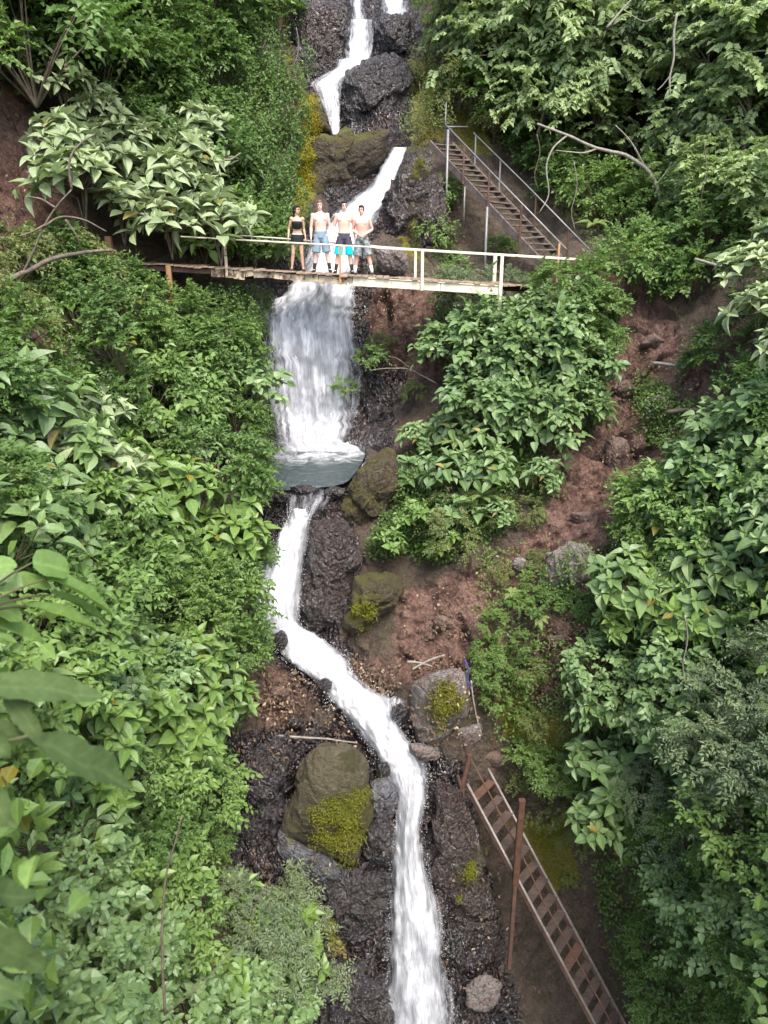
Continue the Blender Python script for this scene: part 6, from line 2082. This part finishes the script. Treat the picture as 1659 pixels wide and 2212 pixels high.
zone('small', [(1420, 1290), (1690, 1280), (1690, 1440), (1480, 1430)], 8, 0.85, [('in the dark right hollow', 1560, 1360)], -0.1)
zone('olive', [(1040, 1180), (1190, 1170), (1190, 1220), (1060, 1250)], 4, 0.3, [('on the red slope left of the pale flat rock', 1110, 1200)], 0.2)
zone('bright', [(1040, 1340), (1140, 1240), (1190, 1270), (1160, 1360), (1100, 1420), (1040, 1400)], 7, 0.34, [('below the pale flat rock', 1130, 1290), ('beside the blue rope', 1070, 1380)], 0.25)
zone('small', [(1190, 1290), (1310, 1280), (1300, 1340), (1200, 1330)], 4, 0.3, [('under the flat pale rock', 1250, 1300)], 0.2)
zone('fern', [(1100, 1270), (1180, 1270), (1180, 1330), (1110, 1330)], 2, 0.35, [('among the low plants below the flat rock', 1140, 1300)], 0.5)
zone('bright', [(1040, 1430), (1130, 1430), (1150, 1540), (1080, 1540)], 5, 0.33, [('on the yellow mossy wall above the ladder', 1090, 1480)], 0.2)
zone('olive', [(1130, 1450), (1240, 1440), (1250, 1560), (1160, 1560)], 5, 0.36, [('on the mossy wall right of the blue rope', 1190, 1500)], 0.2)
zone('vineolive', [(1130, 1560), (1240, 1540), (1260, 1650), (1140, 1680)], 5, 0.5, [('draping the mossy wall above the ladder', 1190, 1620)], 0.05, 0, 0.2, 0.6)
zone('bright', [(1130, 1620), (1250, 1640), (1240, 1700), (1140, 1690)], 4, 0.45, [('at the lower rim of the mossy wall', 1190, 1665)], 0.25)
zone('heart', [(1280, 1420), (1460, 1420), (1470, 1520), (1300, 1540)], 6, 0.6, [('left of the feathery bush', 1370, 1480)], 0.45)
zone('blue', [(1300, 1510), (1420, 1530), (1440, 1620), (1300, 1640)], 4, 0.75, [('jutting from the right thicket above the ladder', 1350, 1580)], 0.6)
plant('blue', 1290, 1790, 0.72, 0.95, 'hanging right above the ladder', yaw=1.0, var=0)
zone('grey', [(1530, 1430), (1690, 1420), (1690, 1680), (1560, 1640)], 7, 0.75, [('at the right edge', 1620, 1540)], 0.7)
zone('grey', [(1380, 1690), (1560, 1680), (1560, 1780), (1400, 1800)], 5, 0.55, [('in the lower right thicket', 1470, 1740)], 0.4)
zone('blue', [(1420, 1560), (1560, 1600), (1580, 1700), (1440, 1690)], 5, 0.6, [('left of the feathery bush at the right edge', 1500, 1640)], 0.3)
zone('oval', [(1560, 1660), (1690, 1680), (1690, 1900), (1560, 1880)], 8, 0.6, [('at the lower right edge', 1630, 1780)], 0.4)
zone('small', [(1380, 1780), (1560, 1800), (1560, 1960), (1420, 1940)], 8, 0.65, [('in the shaded lower right thicket', 1470, 1870)], 0.15)
plant('blue', 1385, 1885, 0.5, 0.6, 'alone in the dark beside the ladder')
zone('heart', [(1440, 1900), (1690, 1880), (1690, 2060), (1480, 2060)], 9, 0.55, [('low at the right edge', 1630, 1970), ('right of the dark hollow by the ladder', 1500, 1980)], 0.35)
zone('small', [(1400, 2020), (1690, 2040), (1690, 2240), (1440, 2240)], 10, 0.65, [('in the bottom right corner', 1600, 2140), ('at the bottom edge right of the ladder', 1460, 2150)], 0.15)
zone('olive', [(1090, 1760), (1250, 1740), (1260, 1880), (1180, 1880)], 5, 0.4, [('on the dark bank right of the ladder top', 1200, 1810)], 0.05)

# ground cover, moss tufts, litter
undergrowth('undergrowth', 'low leafy ground cover on the left slope',
            [[(180, 640), (480, 640), (590, 760), (600, 960), (550, 1220), (570, 1420), (500, 1600), (480, 1700), (500, 1850), (620, 1980), (640, 2212), (-80, 2300), (-80, 860), (160, 860)]], 7000, 0.085, 0.03, 'small', 3)
undergrowth('undergrowth', 'low leafy ground cover under the left canopy', [[(-60, -60), (480, -60), (480, 110), (640, 180), (640, 500), (420, 520), (440, 300), (200, 220), (-60, 160)]], 7000, 0.1, 0.036, 'small', 4)
undergrowth('undergrowth', 'low leafy ground cover on the right slope',
            [[(1340, 1050), (1690, 870), (1690, 2300), (1400, 2300), (1300, 1950), (1280, 1700), (1260, 1500), (1330, 1250)], [(930, 640), (1330, 640), (1290, 900), (1200, 960), (1190, 1080), (960, 1200), (800, 1190), (880, 1000), (980, 850)],
             [(900, -60), (1700, -60), (1700, 420), (1440, 430), (1400, 560), (1290, 560), (1200, 420), (1000, 230)]], 9000, 0.085, 0.03, 'small', 5)
undergrowth('undergrowth', 'leafy cover on the slopes out to both sides', [[(1690, -300), (2400, -300), (2400, 2500), (1690, 2500)], [(-700, -300), (-70, -300), (-70, 2500), (-700, 2500)]], 4200, 0.22, 0.075, 'broad', 14, 'med', lift=0.35, spread=0.4, clump=8)
undergrowth('low_plants', 'sparse small plants on the red slope by the path', [[(1370, 800), (1540, 880), (1500, 1010), (1380, 940)], [(1040, 1180), (1320, 1180), (1320, 1340), (1260, 1480), (1240, 1690), (1130, 1690), (1030, 1480), (1030, 1330)],
             [(60, 560), (250, 560), (250, 660), (60, 860)]], 800, 0.075, 0.028, 'bright', 6)
undergrowth('moss_tufts', 'yellow green moss tufts on the wet rock walls', MOSS + [[(920, 1460), (1005, 1450), (1010, 1500), (990, 1570), (930, 1612), (895, 1590), (910, 1530)], [(650, 1760), (740, 1660), (830, 1670), (830, 1800), (795, 1900), (700, 1890), (600, 1810)], [(740, 1310), (850, 1270), (850, 1330), (770, 1375)], [(650, 395), (730, 385), (720, 440), (640, 480)]], 3000, 0.035, 0.012, 'mossleaf', 7, lift=0.02, spread=0.06, clump=5, soft=60)
undergrowth('moss_tufts', 'orange yellow moss on the rock face left of the upper falls', [[(640, 195), (700, 190), (696, 300), (686, 430), (650, 485), (628, 470), (636, 300)], [(588, 20), (625, 20), (640, 130), (600, 160)]], 2600, 0.04, 0.014, 'mossorange', 12, lift=0.03, spread=0.06, clump=6, soft=20)
undergrowth('leaf_litter', 'brown fallen leaves on the red path and gravel', RED + [[(480, 1440), (640, 1440), (780, 1560), (760, 1600), (500, 1700)], [(880, 1330), (1060, 1300), (1040, 1480), (1000, 1660), (900, 1620)]], 650, 0.085, 0.026, 'litter', 8, 'med', lift=0.03, spread=0.1, clump=1, hang=0.1)
undergrowth('leaf_litter', 'scattered pale fallen leaves on the wet rock', WET[4:] + [[(940, 1680), (1100, 1900), (1180, 2212), (1020, 2212)]], 110, 0.085, 0.028, 'litter', 9, 'med', lift=0.05, spread=0.12, clump=1, hang=0.1)

# ------------------------------------------------------------------ bare branches, vines, sticks, rope
def branch(name, label, cat, pts, r0, r1, mat, twigs=(), seed=0):
    r = np.random.RandomState(seed)
    P = [vat(u, v, y) for u, v, y in pts]
    root = thing(name, label, cat, P[0])

    def smooth(Q):
        A = spline([tuple(q) for q in Q], 6)
        A = A + 0.02 * np.stack([fbm(A * 2 + k * 11 + seed, 2) for k in range(3)], -1)
        return [tuple(a) for a in A]
    mb = MB()
    A = smooth(P)
    mb.tube(A, list(np.linspace(r0, r1, len(A))), 7)
    wpart(mb, 'stem' if cat != 'branch' else 'limb', M[mat], root, True)
    for tw in twigs:
        mb = MB()
        A = smooth([vat(u, v, y) for u, v, y in tw])
        mb.tube(A, list(np.linspace(r0 * 0.45, r1 * 0.5, len(A))), 5)
        wpart(mb, 'twig', M[mat], root, True)
    return root


branch('bare_branch', 'bare dark branch bending in from the left edge below the pale shrub', 'branch', [(-30, 625, 15.5), (50, 590, 16), (110, 560, 16.3), (180, 545, 16.6), (245, 540, 16.8)], 0.06, 0.03, 'bark',
       [[(50, 590, 16), (70, 550, 16), (90, 500, 16), (120, 450, 16.1), (155, 410, 16.2)], [(95, 490, 16), (130, 470, 16.1), (180, 475, 16.2), (230, 500, 16.4)], [(120, 450, 16.1), (90, 430, 16), (60, 425, 15.9)], [(100, 485, 16), (70, 500, 15.9), (40, 510, 15.8)],
        [(140, 475, 16.1), (165, 510, 16.2), (175, 540, 16.3)], [(155, 410, 16.2), (150, 350, 16.2), (175, 310, 16.3), (205, 290, 16.4)]], 1)
branch('bare_branch', 'bent pale bare branch arching over the dark hollow right of the stairs', 'branch', [(1428, 440, 23.5), (1418, 400, 23.5), (1395, 365, 23.4), (1350, 335, 23.3), (1290, 320, 23.2), (1225, 292, 23.1), (1160, 268, 23)], 0.07, 0.03, 'palebark',
       [[(1225, 292, 23.1), (1195, 320, 23), (1180, 360, 22.9), (1185, 420, 22.9), (1165, 460, 22.9)], [(1395, 365, 23.4), (1365, 310, 23.3), (1330, 270, 23.2)], [(1418, 400, 23.5), (1440, 370, 23.4), (1450, 350, 23.3)], [(1290, 320, 23.2), (1260, 330, 23.1), (1200, 325, 23)]], 2)
branch('hanging_rope_vine', 'pale rope-like vine hanging beside the top right trees', 'vine', [(1462, 30, 21), (1455, 80, 21), (1455, 130, 21), (1446, 170, 21), (1447, 205, 21)], 0.03, 0.022, 'palebark', [[(1446, 165, 21), (1430, 185, 21), (1420, 195, 21)]], 3)
branch('dead_twig', 'thin dead twig leaning beside the blue rope', 'twig', [(1018, 1470, 14.7), (1022, 1510, 14.6), (1030, 1550, 14.55), (1040, 1590, 14.5)], 0.018, 0.012, 'palebark', (), 4)
branch('dead_log', 'long brown log lying across the slope right of the red path', 'log', [(1440, 890, 18.2), (1490, 885, 17.9), (1550, 890, 17.5)], 0.06, 0.04, 'bark', (), 5)
branch('dead_log', 'pale split stick across the top of the red slope', 'log', [(1410, 785, 19.1), (1450, 788, 18.8), (1480, 795, 18.6)], 0.045, 0.03, 'palebark', (), 6)
branch('sapling_stem', 'dark upright sapling stem in the lower left thicket', 'sapling', [(355, 2190, 6.3), (350, 2060, 6.4), (352, 1960, 6.5), (362, 1880, 6.6), (395, 1760, 6.7)], 0.018, 0.008, 'bark', [[(355, 2190, 6.3), (430, 2130, 6.4), (520, 2030, 6.6), (560, 1940, 6.7), (590, 1890, 6.8)]], 7)
branch('hanging_twig', 'thin bare twig reaching left across the red wall', 'twig', [(945, 830, 21.2), (890, 800, 21.1), (850, 795, 21), (800, 800, 20.9)], 0.02, 0.008, 'palebark', [[(890, 800, 21.1), (860, 775, 21), (840, 770, 21)]], 8)
M['bluerope'] = plain_mat('blue_rope', (0.03, 0.04, 0.16), (0.05, 0.07, 0.24), 20, 0.6)
mb = MB()
A = spline([tuple(vat(u, v, y)) for u, v, y in [(1004, 1425, 14.75), (1012, 1445, 14.7), (1010, 1465, 14.7), (1018, 1490, 14.65)]], 6)
mb.tube([tuple(a) for a in A], 0.018, 6)
tag(mb.build('blue_rope', M['bluerope'], None, True), 'short knotted length of blue rope on the rock above the ladder', 'rope')
for i, (pts, lb) in enumerate([([(880, 1430, 15.0), (935, 1440, 14.9)], 'splintered pale stick on the ledge above the moss patch'), ([(890, 1445, 14.9), (960, 1415, 15.0)], 'brown stick crossing the splintered pale stick'),
                               ([(600, 1590, 14.6), (700, 1595, 14.6), (770, 1605, 14.5)], 'thin dry stick lying along the top of the olive boulder')]):
    branch('dead_stick', lb, 'stick', [pts[0], ((pts[0][0] + pts[-1][0]) / 2, (pts[0][1] + pts[-1][1]) / 2 - 3, (pts[0][2] + pts[-1][2]) / 2)] + [pts[-1]], 0.03, 0.015, 'palebark', (), 20 + i)
for i, (pts, lb) in enumerate([
        ([(1310, 60, 24), (1345, 20, 24), (1380, -20, 24)], 'thin pale forked branch at the top of the right canopy'),
        ([(1500, 560, 19.5), (1570, 575, 19), (1640, 560, 18.6)], 'dark bare branch above the right hollow'),
        ([(400, 300, 23.4), (440, 330, 23.3), (490, 345, 23.3), (520, 330, 23.3)], 'brown twisted stem between the pale clumps above the bridge')]):
    branch('bare_branch', lb, 'branch', pts, 0.04, 0.018, 'palebark' if i < 3 else 'bark', [[pts[1], (pts[1][0] + 45, pts[1][1] + 25, pts[1][2] - 0.1), (pts[1][0] + 75, pts[1][1] + 15, pts[1][2] - 0.1)]], 40 + i)
for i, (u, v, ln, y, lb) in enumerate([(1160, 290, 120, 24.5, 'thin hanging vine just right of the stairs rail'), (1240, 350, 150, 24, 'thin hanging vine in the dark hollow behind the stairs'), (1520, 300, 190, 20.5, 'long thin vine hanging at the right trees'),
                                       (640, 60, 120, 29, 'thin root hanging down the brown rock wall'), (905, 180, 130, 27.5, 'thin vine hanging beside the dark wet boulder'), (1480, 1330, 150, 12.3, 'thin vine hanging in the dark right thicket'),
                                       (420, 905, 120, 18, 'thin stem trailing through the left thicket'), (1290, 1700, 130, 13.6, 'single stem with a hanging tip right of the ladder')]):
    branch('hanging_vine', lb, 'vine', [(u, v, y), (u + 6, v + ln * 0.35, y), (u - 5, v + ln * 0.7, y), (u + 2, v + ln, y)], 0.014, 0.008, 'palebark' if i % 2 else 'bark', (), 60 + i)
label_plants()
